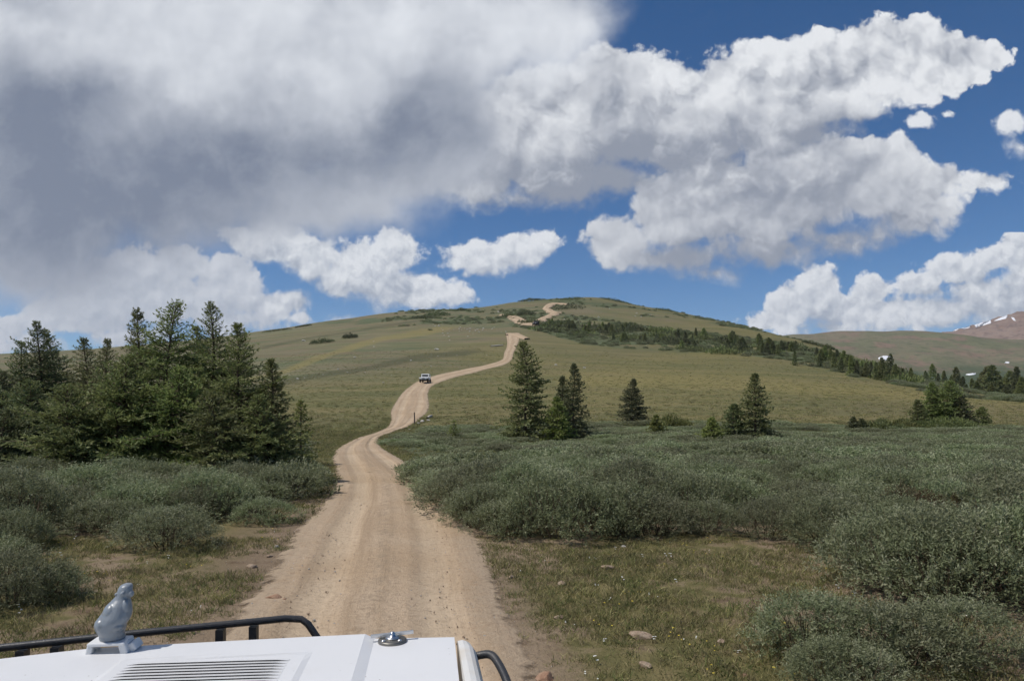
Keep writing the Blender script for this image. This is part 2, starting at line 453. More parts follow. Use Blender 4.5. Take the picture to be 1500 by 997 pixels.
def bushy(x, y):
    """low willow heath in streaks on the upper hill, 0..1: the green band across the right flank and patches near the top"""
    c = CX + F * x / np.maximum(y, 1); r = HY - F * gz(x, y, False) / np.maximum(y, 1)
    band_top = np.interp(c, [740, 800, 860, 1000, 1100, 1200, 1300, 1400, 1600], [462, 455, 462, 480, 492, 508, 535, 556, 580])
    band_bot = np.interp(c, [740, 800, 860, 1000, 1050, 1150, 1250, 1330, 1400, 1600], [478, 492, 508, 519, 522, 530, 556, 573, 584, 600])
    m = np.clip((r - band_top) / 6, 0, 1) * np.clip((band_bot - r) / 6, 0, 1) * (y > 95)
    n = fbm(x / 14, y / 9, 4, 21)
    b = m * np.clip(0.75 + n * 3.0, 0, 1)
    top = np.clip((r - 436) / 3, 0, 1) * np.clip((np.interp(c, [560, 640, 760, 860, 1000, 1200], [455, 470, 472, 462, 470, 508]) - r) / 6, 0, 1) * (c > 560) * (c < 1240)
    b = np.maximum(b, top * np.clip(fbm(x / 18, y / 12, 4, 25) * 5 + 0.1, 0, 1))
    left = (c < 640) * np.clip((500 - r) / 12, 0, 1) * np.clip(fbm(x / 40, y / 9, 4, 31) * 7 - 0.9, 0, 1)
    return np.clip(np.maximum(b, left), 0, 1)

RPF = plan([(575,640),(640,625),(860,620),(1200,620),(1500,629),(1900,642)]) + [(19.0, 16.0)] + plan([(1300,800),(1080,760),(1000,756),(860,765),(760,762),(700,735),(648,700),(612,680),(585,658)])
LPF = [(-16.0, 14.0)] + plan([(0,760),(130,755),(255,765),(330,750),(400,735),(445,705),(452,672),(436,648),(300,655)]) + [(-30, 34), (-30, 22)]
# ---------------------------------------------------------------- ground sheet
def build_ground():
    ys = [-60, -40, -25, -16, -11]
    yy = -8.0
    while yy < 460:
        ys.append(yy); yy += max(0.16, (yy + 9) * 0.0155)
    ys += [480, 510, 550, 610, 700, 850, 1100, 1500, 2200, 3400, 5200]
    ys = np.array(ys)
    us = np.concatenate([np.linspace(-2.3, -1.0, 50)[:-1], np.linspace(-1.0, 1.0, 420), np.linspace(1.0, 2.3, 50)[1:]])
    Yg, Ug = np.meshgrid(ys, us, indexing='ij')
    Xg = Ug * np.maximum(Yg + 9.0, 6.0)
    Xg = np.where(Yg < -3, Ug * (6.0 + (-3 - np.minimum(Yg, -3)) * 0.7), Xg)
    x = Xg.ravel(); y = Yg.ravel()
    z = gz(x, y)
    rdist = road_dist(x, np.clip(y, -24, 400))
    z = z - 0.05 * np.clip((-rdist - 0.20) / 0.4, 0, 1) * (y < 60)
    nr, nc = Yg.shape
    idx = np.arange(nr * nc).reshape(nr, nc)
    f = np.stack([idx[:-1, :-1].ravel(), idx[:-1, 1:].ravel(), idx[1:, 1:].ravel(), idx[1:, :-1].ravel()], 1)
    bare = np.clip(1 - rdist / np.where(x > -0.19 * y - 0.1, 0.55, 1.5), 0, 1)
    bush = bushy(x, y)
    meadow = np.clip((y - 15) / 9, 0, 1)
    cimg = CX + F * x / np.maximum(y, 1); rimg = HY - F * gz(x, y, False) / np.maximum(y, 1)
    def along(pts, wdt):
        xs_, rs_ = zip(*pts)
        return np.clip(1 - np.abs(rimg - np.interp(cimg, xs_, rs_)) / wdt, 0, 1) * np.clip((cimg - xs_[0]) / 30, 0, 1) * np.clip((xs_[-1] - cimg) / 60, 0, 1) * (y > 60)
    dark_band = np.maximum(along([(250, 585), (415, 560), (516, 542), (600, 526), (740, 512)], 9), 0.7 * along([(200, 545), (330, 520), (420, 502), (560, 478), (690, 460)], 5))  # two darker green-brown bands across the left slope, colour only
    straw = np.maximum(along([(200, 590), (406, 547), (501, 512), (557, 496), (700, 474)], 8), 0.8 * along([(800, 560), (900, 555), (1100, 562), (1300, 575), (1560, 590)], 30))
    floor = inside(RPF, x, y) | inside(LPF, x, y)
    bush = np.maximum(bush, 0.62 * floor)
    m, nt, o = new_mat('ground')
    pos = nt.node('ShaderNodeNewGeometry').outputs['Position']
    A = lambda n: nt.attr(n)
    big = nt.noise(pos, 0.045, 5, 0.55); mid = nt.noise(pos, 0.35, 6, 0.6); fine = nt.noise(pos, 3.2, 8, 0.68); vf = nt.noise(pos, 28.0, 4, 0.7)
    st = nt.noise(nt.vmath('MULTIPLY', pos, (0.12, 0.55, 0.3)), 0.35, 6, 0.62)      # streaks along the contour
    # the clearing by the road: dry soil, brown litter, thin grass
    soil = nt.mix(nt.sstep(mid, 0.35, 0.65), (0.205, 0.150, 0.098), (0.285, 0.215, 0.145))
    soil = nt.mix(nt.sstep(fine, 0.52, 0.70), soil, (0.13, 0.088, 0.055))
    soil = nt.mix(nt.sstep(vf, 0.60, 0.75) * 0.5, soil, (0.42, 0.34, 0.26))
    litter = nt.mix(nt.sstep(fine, 0.35, 0.62), (0.115, 0.105, 0.042), (0.20, 0.165, 0.075))
    near = nt.mix(nt.sstep(mid + (fine - 0.5) * 0.5, 0.44, 0.58), litter, soil)
    near = nt.mix((A('bare') * 1.3 + (fine - 0.5) * 1.2).clamp(), near, soil)
    # meadow
    me1 = nt.mix(nt.sstep(st, 0.36, 0.64), (0.122, 0.116, 0.044), (0.195, 0.160, 0.068))
    me1 = nt.mix(nt.sstep(fine * 0.6 + vf * 0.4, 0.42, 0.60) * 0.55, me1, (0.085, 0.095, 0.034))
    me1 = nt.mix(nt.sstep(nt.noise(pos, 1.1, 5, 0.7), 0.57, 0.72) * 0.45, me1, (0.215, 0.175, 0.095))
    # higher on the hill: paler, greyer, with stony and reddish streaks
    up = nt.mix(nt.sstep(st, 0.38, 0.62), (0.120, 0.125, 0.060), (0.170, 0.150, 0.085))
    pxyz = nt.sep(pos)
    con = nt.comb(pxyz[0] * 0.016 + pxyz[1] * 0.010, pxyz[2] * 0.42, 0.0)
    s2 = nt.noise(con, 1.0, 7, 0.62); s3 = nt.noise(nt.vmath('MULTIPLY', con, (2.2, 2.6, 1)), 1.3, 6, 0.65)
    up = nt.mix(nt.sstep(s2, 0.42, 0.58) * 0.85, up, (0.150, 0.120, 0.070))
    up = nt.mix(nt.sstep(s3, 0.52, 0.66) * 0.8, up, (0.080, 0.098, 0.046))
    up = nt.mix(nt.sstep(s3, 0.46, 0.34) * 0.5, up, (0.205, 0.185, 0.105))
    up = nt.mix(nt.sstep(big, 0.52, 0.66) * 0.7, up, (0.165, 0.135, 0.085))
    up = nt.mix(nt.sstep(nt.noise(nt.vmath('MULTIPLY', pos, (0.2, 0.5, 0.5)), 0.16, 6, 0.62), 0.52, 0.64) * 0.75, up, (0.085, 0.105, 0.052))
    up = nt.mix(nt.sstep(nt.noise(pos, 0.55, 6, 0.72), 0.60, 0.74) * 0.35, up, (0.25, 0.215, 0.165))
    upf = A('upper')
    me1 = nt.mix(nt.sstep(s3, 0.54, 0.68) * 0.45, me1, (0.088, 0.100, 0.044))
    me1 = nt.mix(nt.sstep(s2, 0.50, 0.64) * 0.35, me1, (0.170, 0.135, 0.075))
    grass = nt.mix((upf + (big - 0.5) * 1.2).clamp(), me1, up)
    grass = nt.mix(nt.sstep(A('straw') + (mid - 0.5) * 0.7 + (s3 - 0.5) * 0.8, 0.30, 0.75) * 0.6, grass, (0.215, 0.178, 0.066))
    grass = nt.mix(nt.sstep(A('dark_band') + (mid - 0.5) * 0.7 + (s3 - 0.5) * 0.8, 0.30, 0.75) * 0.75, grass, (0.072, 0.072, 0.036))
    c = nt.mix((A('meadow') + (mid - 0.5) * 0.8 * (A('meadow') * (1 - A('meadow')) * 4)).clamp(), near, grass)
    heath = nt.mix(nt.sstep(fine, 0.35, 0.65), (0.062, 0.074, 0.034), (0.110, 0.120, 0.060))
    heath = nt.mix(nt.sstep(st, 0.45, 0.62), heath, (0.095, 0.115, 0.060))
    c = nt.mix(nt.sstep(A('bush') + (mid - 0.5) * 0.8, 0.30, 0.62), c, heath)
    h = nt.math('ADD', fine * 0.6, vf * 0.4)
    nrm = bump(nt, h, 0.9, 0.09)
    b = principled(nt, c, 0.9, 0.15, normal=nrm)
    nt.l.new(b.outputs[0], o.inputs[0])
    upper = np.clip((y - 150) / 130, 0, 1) * np.clip((1100 - (CX + F * x / np.maximum(y, 1))) / 300, 0, 1) + np.clip((y - 75) / 60, 0, 1) * np.clip((720 - (CX + F * x / np.maximum(y, 1))) / 200, 0, 1)
    ob = mesh_obj('ground', np.c_[x, y, z], f, m, smooth=True, attrs={'bare': bare, 'bush': bush, 'meadow': meadow, 'dark_band': dark_band, 'straw': straw, 'upper': np.clip(upper, 0, 1)})
    tag(ob, kind='structure')
build_ground()

# ---------------------------------------------------------------- dirt road and the trail near the top
def road_mat(name, pale=1.0):
    m, nt, o = new_mat(name)
    pos = nt.node('ShaderNodeNewGeometry').outputs['Position']
    ac, al = nt.attr('across'), nt.attr('along')
    uv = nt.comb(ac * 9.0, al * 0.11)
    n1 = nt.noise(pos, 0.5, 6, 0.6); n2 = nt.noise(uv, 1.0, 5, 0.6); n3 = nt.noise(pos, 7.0, 8, 0.7); n4 = nt.noise(pos, 45.0, 3, 0.7)
    k = lambda c: tuple(v * pale for v in c)
    c = nt.mix(nt.sstep(n1, 0.35, 0.65), k((0.405, 0.295, 0.190)), k((0.465, 0.352, 0.242)))
    c = nt.mix(nt.sstep(n2, 0.42, 0.66) * 0.75, c, k((0.33, 0.24, 0.155)))
    c = nt.mix(nt.sstep(n3, 0.54, 0.70) * 0.6, c, k((0.27, 0.185, 0.115)))
    c = nt.mix(nt.sstep(n4, 0.60, 0.74) * 0.5, c, k((0.52, 0.43, 0.33)))
    c = nt.mix(nt.sstep(nt.voro(pos, 22.0, 0, out='Color'), 0.0, 1.0) * 0.10, c, k((0.22, 0.16, 0.11)))
    rutc = nt.math('ABSOLUTE', nt.math('ABSOLUTE', ac - 0.5 + (n2 - 0.5) * 0.07) - 0.25)
    c = nt.mix(nt.sstep(rutc, 0.13, 0.02) * 0.6 * nt.lin(n1, 0.3, 0.6, 0.35, 1.0), c, k((0.50, 0.395, 0.275)))
    c = nt.mix(nt.sstep(nt.math('ABSOLUTE', ac - 0.5 + (n2 - 0.5) * 0.12), 0.10, 0.0) * nt.sstep(n3, 0.42, 0.60) * 0.6, c, k((0.26, 0.205, 0.145)))
    # washed gravel along the edges
    edge = nt.math('MINIMUM', ac, 1.0 - ac)
    c = nt.mix(nt.sstep(edge + (n3 - 0.5) * 0.4, 0.16, 0.0) * 0.6, c, k((0.36, 0.285, 0.205)))
    # tyre ruts: long soft troughs with a lugged tread print
    rut = nt.math('ABSOLUTE', nt.math('ABSOLUTE', ac - 0.5 + (n2 - 0.5) * 0.05) - 0.27)
    tread = nt.math('SINE', al * 48.0 + nt.math('ABSOLUTE', ac * 60.0)) * nt.sstep(rut, 0.07, 0.03) * nt.sstep(n1, 0.40, 0.55)
    n5 = nt.noise(pos, 17.0, 6, 0.72)
    c = nt.mix(nt.sstep(n5, 0.50, 0.66) * 0.55, c, k((0.255, 0.185, 0.125)))
    c = nt.mix(nt.sstep(n5, 0.44, 0.32) * 0.5, c, k((0.50, 0.395, 0.285)))
    h = n3 * 0.6 + n5 * 0.5 + n4 * 0.35 + n2 * 0.8 + nt.sstep(rutc, 0.13, 0.03) * -1.2 + tread * 0.05
    nrm = bump(nt, h, 0.75, 0.045)
    b = principled(nt, c, 0.95, 0.1, normal=nrm)
    tr = nt.node('ShaderNodeBsdfTransparent')
    a = nt.sstep(edge + (nt.noise(pos, 2.2, 7, 0.65) - 0.5) * 0.30, -0.055, 0.010)
    mx = nt.node('ShaderNodeMixShader'); nt.put(mx.inputs[0], a); nt.l.new(tr.outputs[0], mx.inputs[1]); nt.l.new(b.outputs[0], mx.inputs[2])
    nt.l.new(mx.outputs[0], o.inputs[0])
    return m
RM = road_mat('dirt')
road_ob, ROAD_E = ribbon('dirt_road', _re, RM)
tag(road_ob, kind='structure')
def trail(name, pts, w, lift=0.12):
    E = []
    P = [at(*p) for p in pts]
    for i, p in enumerate(P):
        d = (P[min(i + 1, len(P) - 1)] - P[max(i - 1, 0)]); d.z = 0; d.normalize()
        n = Vector((-d.y, d.x, 0)) * (w[i] if isinstance(w, (list, tuple)) else w) / 2
        E.append((p.x + n.x, p.y + n.y, p.x - n.x, p.y - n.y))
    o, _ = ribbon(name, np.array(E), RMT, n_per=6, na=9, lift=lift, over=0.2)
    return tag(o, kind='structure')
RMT = road_mat('pale_dirt', 1.0)
trail('mountain_trail', [(735,461.5),(748,463),(760,469),(772,475.5),(779,476)], [3, 5, 6, 6, 5])
trail('mountain_trail', [(770,479),(780,475),(790,471),(800,466),(812,462),(819,459.5)], [5, 6, 5, 4, 5, 4], 0.13)
trail('mountain_trail', [(820,460.5),(808,459),(804,455),(800.5,452),(806,448),(812,445.6),(820,445.8),(832,446.6)], [5, 5, 4, 4, 5, 6, 4, 3], 0.15)
trail('mountain_trail', [(741,492),(752,491.5),(762,494),(772,497.5)], [3, 4, 3, 2], 0.14)

# ---------------------------------------------------------------- far hill, red mountain, snow
def ridge_mesh(name, sky, Y0, depth, foot_row, mat, nrow=60, jag=0.0, rough=1.0, seed=40, ncol=260):
    """a real hill mass: front slope rising from foot_row at distance Y0-depth to the skyline at Y0, then down the back"""
    sky = np.array(sky, float); cs = np.linspace(sky[0, 0], sky[-1, 0], ncol)
    sr = np.interp(cs, sky[:, 0], sky[:, 1])
    ker = np.array([1, 2, 3, 2, 1]) / 9.0
    sr = np.convolve(np.pad(sr, 2, mode='edge'), ker, mode='valid')
    V_ = []
    tt = np.concatenate([np.linspace(0, 1, nrow), np.linspace(1.05, 2.0, 14)])
    for t in tt:
        for c, r in zip(cs, sr):
            zt = (HY - r) / F * Y0; zf = (HY - foot_row) / F * (Y0 - depth)
            y = Y0 - depth + depth * t
            if t <= 1: z = zf + (zt - zf) * (0.55 * t + 0.45 * (1 - math.cos(math.pi * t)) / 2)
            else: z = zt - (zt - zf) * (t - 1) ** 1.3
            V_.append(((c - CX) / F * Y0 * (0.82 + 0.18 * (y / Y0)), y, z))
    V_ = np.array(V_)
    tv = np.repeat(tt, ncol); s = Y0 / 1500.0
    n = fbm(V_[:, 0] / (90 * s), V_[:, 1] / (140 * s), 5, seed, 0.55)
    V_[:, 2] += n * 22 * s * rough * np.clip(np.minimum(tv, 1) * (1.06 - np.minimum(tv, 1)) * 3.5, 0.0, 1) + jag * (fbm(V_[:, 0] / 25, V_[:, 1] / 25, 4, seed + 3)) * np.clip(tv, 0, 1)
    nr = len(tt); idx = np.arange(nr * ncol).reshape(nr, ncol)
    f = np.stack([idx[:-1, :-1].ravel(), idx[:-1, 1:].ravel(), idx[1:, 1:].ravel(), idx[1:, :-1].ravel()], 1)
    o = mesh_obj(name, V_, f, mat, smooth=True)
    return tag(o, kind='structure'), V_.reshape(nr, ncol, 3)
def far_mat(name, a, b, c, d, s=1.0, low=None):
    m, nt, o = new_mat(name)
    pos = nt.node('ShaderNodeNewGeometry').outputs['Position']
    q = nt.vmath('MULTIPLY', pos, (1.0, 0.6, 1.8))
    n1 = nt.noise(q, 0.007 * s, 8, 0.66); n2 = nt.noise(q, 0.022 * s, 8, 0.7); n3 = nt.noise(pos, 0.06 * s, 8, 0.74)
    col = nt.mix(nt.sstep(n1, 0.40, 0.60), a, b)
    col = nt.mix(nt.sstep(n2, 0.50, 0.60) * 0.9, col, c)
    col = nt.mix(nt.sstep(n3, 0.50, 0.60) * 0.75, col, d)
    if low: col = nt.mix(nt.sstep(nt.sep(pos)[2] + (n2 - 0.5) * 60, 70, 35), col, low)
    bb = principled(nt, col, 0.95, 0.05, normal=bump(nt, n3 + n2, 0.8, 6.0))
    nt.l.new(bb.outputs[0], o.inputs[0])
    return m
HILLS = [(1000,515),(1060,502),(1100,498),(1135,493),(1150,490),(1165,488.5),(1185,489),(1222,485),(1260,485.5),(1287,486),(1316,483.5),(1345,484),(1372,486),(1405,491),(1450,495),(1500,497),(1600,490),(1800,470),(2100,500)]
hill_ob, HV = ridge_mesh('distant_hill', HILLS, 1500, 760, 600, far_mat('alpine_slope', (0.150,0.152,0.086), (0.190,0.165,0.108), (0.215,0.150,0.112), (0.098,0.110,0.062), low=(0.070,0.092,0.050)))
MTN = [(1290,500),(1340,493),(1372,487),(1393,484.5),(1415,479),(1432,475),(1450,470),(1474,461),(1486,457.5),(1500,456),(1530,446),(1600,425),(1700,440),(1900,430),(2200,480)]
mt_ob, MV = ridge_mesh('red_mountain', MTN, 3600, 1500, 560, far_mat('red_rock', (0.200,0.118,0.078), (0.235,0.160,0.115), (0.12,0.075,0.055), (0.27,0.20,0.15), 1.0), rough=2.4, jag=34, seed=47)

def bvh_of(o):
    from mathutils.bvhtree import BVHTree
    me = o.data
    co = [v.co.copy() for v in me.vertices]
    return BVHTree.FromPolygons(co, [tuple(p.vertices) for p in me.polygons])
SNOW = simple_mat('old_snow', (0.78, 0.79, 0.82), 0.6, 0.3, dirt=(0.62, 0.60, 0.60), dscale=0.03)
def snow(name, bvh, outline, label, seed, thick=1.2):
    """a thick drift lying on the slope: outline as seen (column,row)"""
    rr = random.Random(seed); n = 18
    o2 = []
    for i in range(len(outline)):
        a = Vector(outline[i]); b = Vector(outline[(i + 1) % len(outline)])
        k = max(2, int((b - a).length / 1.5))
        for j in range(k):
            p = a.lerp(b, j / k); o2.append((p.x + rr.uniform(-.35, .35), p.y + rr.uniform(-.2, .2)))
    top = []
    c = Vector((sum(p[0] for p in o2) / len(o2), sum(p[1] for p in o2) / len(o2)))
    def hit(p):
        h = bvh.ray_cast(Vector((0, 0, 0)), Vector(((p[0] - CX) / F, 1, (HY - p[1]) / F)).normalized())
        return h[0]
    rings = []
    for s in (1.0, 0.85, 0.55, 0.25):
        ring = [hit(c.lerp(Vector(p), s)) for p in o2]
        rings.append((s, ring))
    hc = hit(c)
    if hc is None or any(p is None for _, rg in rings for p in rg):
        good = [p for _, rg in rings for p in rg if p is not None]
        if not good: return None
        rings = [(s, [p if p is not None else min(good, key=lambda g: (Vector((0, 0, 0)) - g).length) for p in rg]) for s, rg in rings]
        hc = hc or good[0]
    V_, Fc = [], []
    m = len(o2)
    for s, rg in rings:
        for p in rg: V_.append(p + Vector((0, -0.6, 1)).normalized() * (thick if s < 1 else -0.6))
    V_.append(hc + Vector((0, -0.6, 1)).normalized() * thick)
    for k in range(3):
        for i in range(m): Fc.append((k * m + i, k * m + (i + 1) % m, (k + 1) * m + (i + 1) % m, (k + 1) * m + i))
    for i in range(m): Fc.append((3 * m + i, 3 * m + (i + 1) % m, 4 * m))
    ob = mesh_obj(name, V_, Fc, SNOW, smooth=True)
    return tag(ob, label, 'snow patch', 'old snow on the far slopes')
_hb, _mb = bvh_of(hill_ob), bvh_of(mt_ob)
snow('snow_patch', _hb, [(1286,524),(1293,521.5),(1303,521),(1308,522.5),(1304,526),(1294,528),(1287,527)], 'white snow patch low on the far green hillside', 1)
snow('snow_patch', _hb, [(1471,531.2),(1474,530.2),(1479,530.6),(1478,531.9),(1471,532)], 'small white snow patch at the far right foot of the distant hillside', 2)
snow('snow_patch', _hb, [(1414,548.8),(1423,547.4),(1430,547),(1428,549),(1418,549.6)], 'thin snow streak behind the dark conifers in the valley', 3)
snow('snow_patch', _mb, [(1393,484.5),(1400,481.4),(1406,480.4),(1402,483.4),(1395,485.8)], 'lowest small snow strip on the reddish mountain ridge', 4, 3)
snow('snow_patch', _mb, [(1407,481.5),(1418,477),(1424,475.8),(1421,479.5),(1412,482)], 'middle snow strip along the reddish mountain ridge', 5, 3)
snow('snow_patch', _mb, [(1427,475.5),(1445,471),(1452,469),(1452,473),(1440,476.5),(1430,479)], 'long snow strip along the reddish mountain ridge', 6, 3)
snow('snow_patch', _mb, [(1456,470),(1470,463.5),(1476,461.5),(1475,466.5),(1466,468.5)], 'highest snow strip near the summit of the reddish mountain', 7, 3)
snow('snow_patch', _mb, [(1481,464.5),(1485,465.5),(1488,470.5),(1484,468.5)], 'short steep snow gully on the reddish mountain face', 8, 3)
# ---------------------------------------------------------------- leaves and needles
def leaf_mat(name, dark, light, alt, rough=0.55, spec=0.3, transl=0.25, var=0.35):
    """foliage: colour varies from spray to spray (tint) and from plant to plant"""
    m, nt, o = new_mat(name)
    t = nt.attr('tint')
    rnd = V(nt, nt.node('ShaderNodeObjectInfo').outputs['Random'])
    c = nt.mix(t, dark, light)
    c = nt.mix(nt.sstep(t + rnd * 0.35, 0.78, 1.25), c, alt)
    hs = nt.node('ShaderNodeHueSaturation'); nt.put(hs.inputs['Color'], c)
    nt.put(hs.inputs['Hue'], 0.5 + (rnd - 0.5) * 0.05); nt.put(hs.inputs['Value'], (1 - var / 2) + rnd * var)
    nt.put(hs.inputs['Saturation'], 0.88 + rnd * 0.2)
    col = hs.outputs[0]
    b = principled(nt, V(nt, col), rough, spec)
    tl = nt.node('ShaderNodeBsdfTranslucent'); nt.l.new(col, tl.inputs[0])
    mx = nt.node('ShaderNodeMixShader'); mx.inputs[0].default_value = transl
    nt.l.new(b.outputs[0], mx.inputs[1]); nt.l.new(tl.outputs[0], mx.inputs[2]); nt.l.new(mx.outputs[0], o.inputs[0])
    return m
NEEDLE = leaf_mat('spruce_needles', (0.110, 0.134, 0.048), (0.255, 0.285, 0.105), (0.320, 0.330, 0.135), 0.6, 0.25, 0.36)
NEEDLE_D = leaf_mat('dark_needles', (0.082, 0.100, 0.046), (0.185, 0.205, 0.095), (0.230, 0.220, 0.100), 0.6, 0.25, 0.32)
NEEDLE_L = leaf_mat('young_needles', (0.125, 0.150, 0.042), (0.270, 0.290, 0.090), (0.330, 0.330, 0.130), 0.6, 0.25, 0.4)
WILLOW = leaf_mat('willow_leaves', (0.145, 0.168, 0.076), (0.240, 0.262, 0.142), (0.320, 0.325, 0.205), 0.62, 0.22, 0.36, 0.45)
RUSTY = leaf_mat('rusty_leaves', (0.085, 0.070, 0.022), (0.130, 0.105, 0.035), (0.16, 0.10, 0.045), 0.6, 0.3, 0.28)
BARK = simple_mat('bark', (0.115, 0.085, 0.065), 0.9, 0.1, dirt=(0.06, 0.045, 0.035), dscale=18, bstr=0.6, bscale=40)
TWIG = simple_mat('twig', (0.10, 0.075, 0.050), 0.85, 0.1)

def unit(v): return v / np.maximum(np.linalg.norm(v, axis=-1, keepdims=True), 1e-9)
def blades(P, D, Ln, Wd, r, up=0.0):
    """diamond leaves from base points P along D; their flat side turned up by `up`"""
    n = len(P)
    rv = r.normal(size=(n, 3)); rv[:, 2] += 0
    S = unit(np.cross(D, unit(rv * (1 - up) + np.array([0, 0, 1.0]) * up * 3)))
    mid = P + D * (Ln * 0.45)[:, None]
    V_ = np.stack([P, mid + S * (Wd / 2)[:, None], P + D * Ln[:, None], mid - S * (Wd / 2)[:, None]], 1).reshape(-1, 3)
    Fc = np.arange(n * 4).reshape(n, 4)
    return V_, Fc
def tube(path, radii, sides=5):
    """tapered limb through a list of points"""
    path = np.asarray(path, float); n = len(path); V_ = []
    for i in range(n):
        d = unit(path[min(i + 1, n - 1)] - path[max(i - 1, 0)])
        a = unit(np.cross(d, [0.31, 0.95, 0.12])); b = np.cross(d, a)
        for k in range(sides):
            t = 2 * math.pi * k / sides
            V_.append(path[i] + (a * math.cos(t) + b * math.sin(t)) * radii[i])
    f = [(i * sides + k, i * sides + (k + 1) % sides, (i + 1) * sides + (k + 1) % sides, (i + 1) * sides + k) for i in range(n - 1) for k in range(sides)]
    return V_, f
class Mesh:
    def __init__(s): s.v = []; s.f = []; s.n = 0
    def add(s, v, f):
        s.f += [tuple(i + s.n for i in q) for q in f]; s.v += [tuple(p) for p in v]; s.n += len(v)

def spruce_geo(seed, H, Rr, ragged=0.25, step=0.075, spray=0.085, width=0.030, low=0.03, power=0.8, droop=0.12, up_top=40, dens=1.0, lean=0.03, gap=0.0, wh=1.0):
    r = np.random.default_rng(seed)
    wood = Mesh()
    lx, ly = r.normal(size=2) * lean * H
    top = lambda t: np.array([lx * t * t + 0.02 * H * math.sin(t * 7 + seed), ly * t * t, H * t])
    tr = 0.011 * H + 0.02
    ts = np.linspace(0, 1, 9)
    wood.add(*tube([top(t) for t in ts], [tr * (1 - t) ** 0.8 + 0.006 for t in ts], 7))
    P, D, L_, W_, T = [], [], [], [], []
    h = low * H
    while h < 0.985 * H:
        t = h / H
        nb = r.integers(4, 7) if t < 0.75 else r.integers(3, 6)
        tk = 1.0 - 0.42 * t * t
        a0 = r.random() * 6.28
        for k in range(nb):
            if r.random() < gap: continue
            az = a0 + k * 6.283 / nb + r.normal() * 0.25
            env = Rr * (1 - t) ** power
            if t < 0.18: env *= 0.75 + 1.4 * t
            Lb = env * (1 + r.normal() * ragged) + 0.05 + 0.03 * H * (1 - t) * r.random() ** 3
            Lb = max(0.06, Lb)
            el = R(-14 + (up_top + 14) * t ** 1.6 + r.normal() * 9)
            base = top(t); hd = np.array([math.cos(az), math.sin(az), 0.0])
            ns = max(4, int(Lb / step))
            s = np.linspace(0.0, 1.0, ns)
            bend = r.normal() * 0.12
            sd = np.array([-hd[1], hd[0], 0.0])
            path = base + hd * (Lb * math.cos(el) * s)[:, None] + sd * (Lb * bend * s * s)[:, None]
            path[:, 2] += Lb * (math.sin(el) * s - droop * 1.6 * s * s + droop * 1.5 * s ** 3)
            wood.add(*tube(path[[0, ns // 2, ns - 1]], [0.006 + 0.010 * Lb, 0.004 + 0.006 * Lb, 0.003], 3))
            tint_b = r.random() * 0.35
            tl_max = min(0.42 * Lb, 0.45) + 0.02 + 0.02 * (1 - t)
            for i in range(1, ns):
                if s[i] < 0.18 and Lb > 0.5: continue
                fw = unit(path[i] - path[i - 1])
                for side in (-1, 1):
                    tl = tl_max * (1 - s[i] * 0.75) * (0.6 + 0.6 * r.random())
                    tw = unit(fw * 0.75 + sd * side * 0.8 + np.array([0, 0, 0.12 + r.normal() * 0.22]))
                    m = max(2, int(tl / (spray * 0.62) * dens))
                    q = (np.arange(m) + r.random(m)) / m
                    pts = path[i] + tw * (q * tl)[:, None] + np.array([0, 0, -0.10]) * (q * q * tl)[:, None]
                    dd = unit(tw + r.normal(size=(m, 3)) * 0.42 + np.array([0, 0, 0.12]))
                    P.append(pts); D.append(dd); L_.append(spray * tk * (0.7 + 0.7 * r.random(m))); W_.append(width * tk * (0.7 + 0.7 * r.random(m)))
                    T.append(np.clip(tint_b + 0.45 * q * (0.4 + 0.6 * s[i]) + r.random(m) * 0.25, 0, 1))
            # leading tuft
            m = 4
            P.append(np.repeat(path[-1][None], m, 0)); D.append(unit(fw + r.normal(size=(m, 3)) * 0.35)); L_.append(spray * tk * (0.8 + 0.5 * r.random(m))); W_.append(np.full(m, width * tk * 0.8)); T.append(0.6 + 0.4 * r.random(m))
        h += (0.055 + 0.016 * H * (1 - t)) * (0.75 + 0.5 * r.random()) * (1.6 if H > 3.5 else 1.2) * wh
    # leader shoot
    m = 14
    q = r.random(m) * 0.06 * H
    P.append(top(1.0)[None] - np.array([0, 0, 1.0]) * q[:, None]); D.append(unit(r.normal(size=(m, 3)) * 0.5 + np.array([0, 0, 1.0]))); L_.append(np.full(m, spray * 0.7)); W_.append(np.full(m, width * 0.5)); T.append(0.5 + 0.4 * r.random(m))
    V_, Fc = blades(np.concatenate(P), np.concatenate(D), np.concatenate(L_), np.concatenate(W_), r, 0.25)
    return wood, V_, Fc, np.concatenate(T)
def spruce_tree(name, seed, H, Rr, mat=None, **kw):
    wood, V_, Fc, T = spruce_geo(seed, H, Rr, **kw)
    e = empty(name)
    mesh_obj('trunk', wood.v, wood.f, BARK, e, smooth=True)
    mesh_obj('crown', V_, Fc, mat or NEEDLE, e, attrs={'tint': T})
    return e

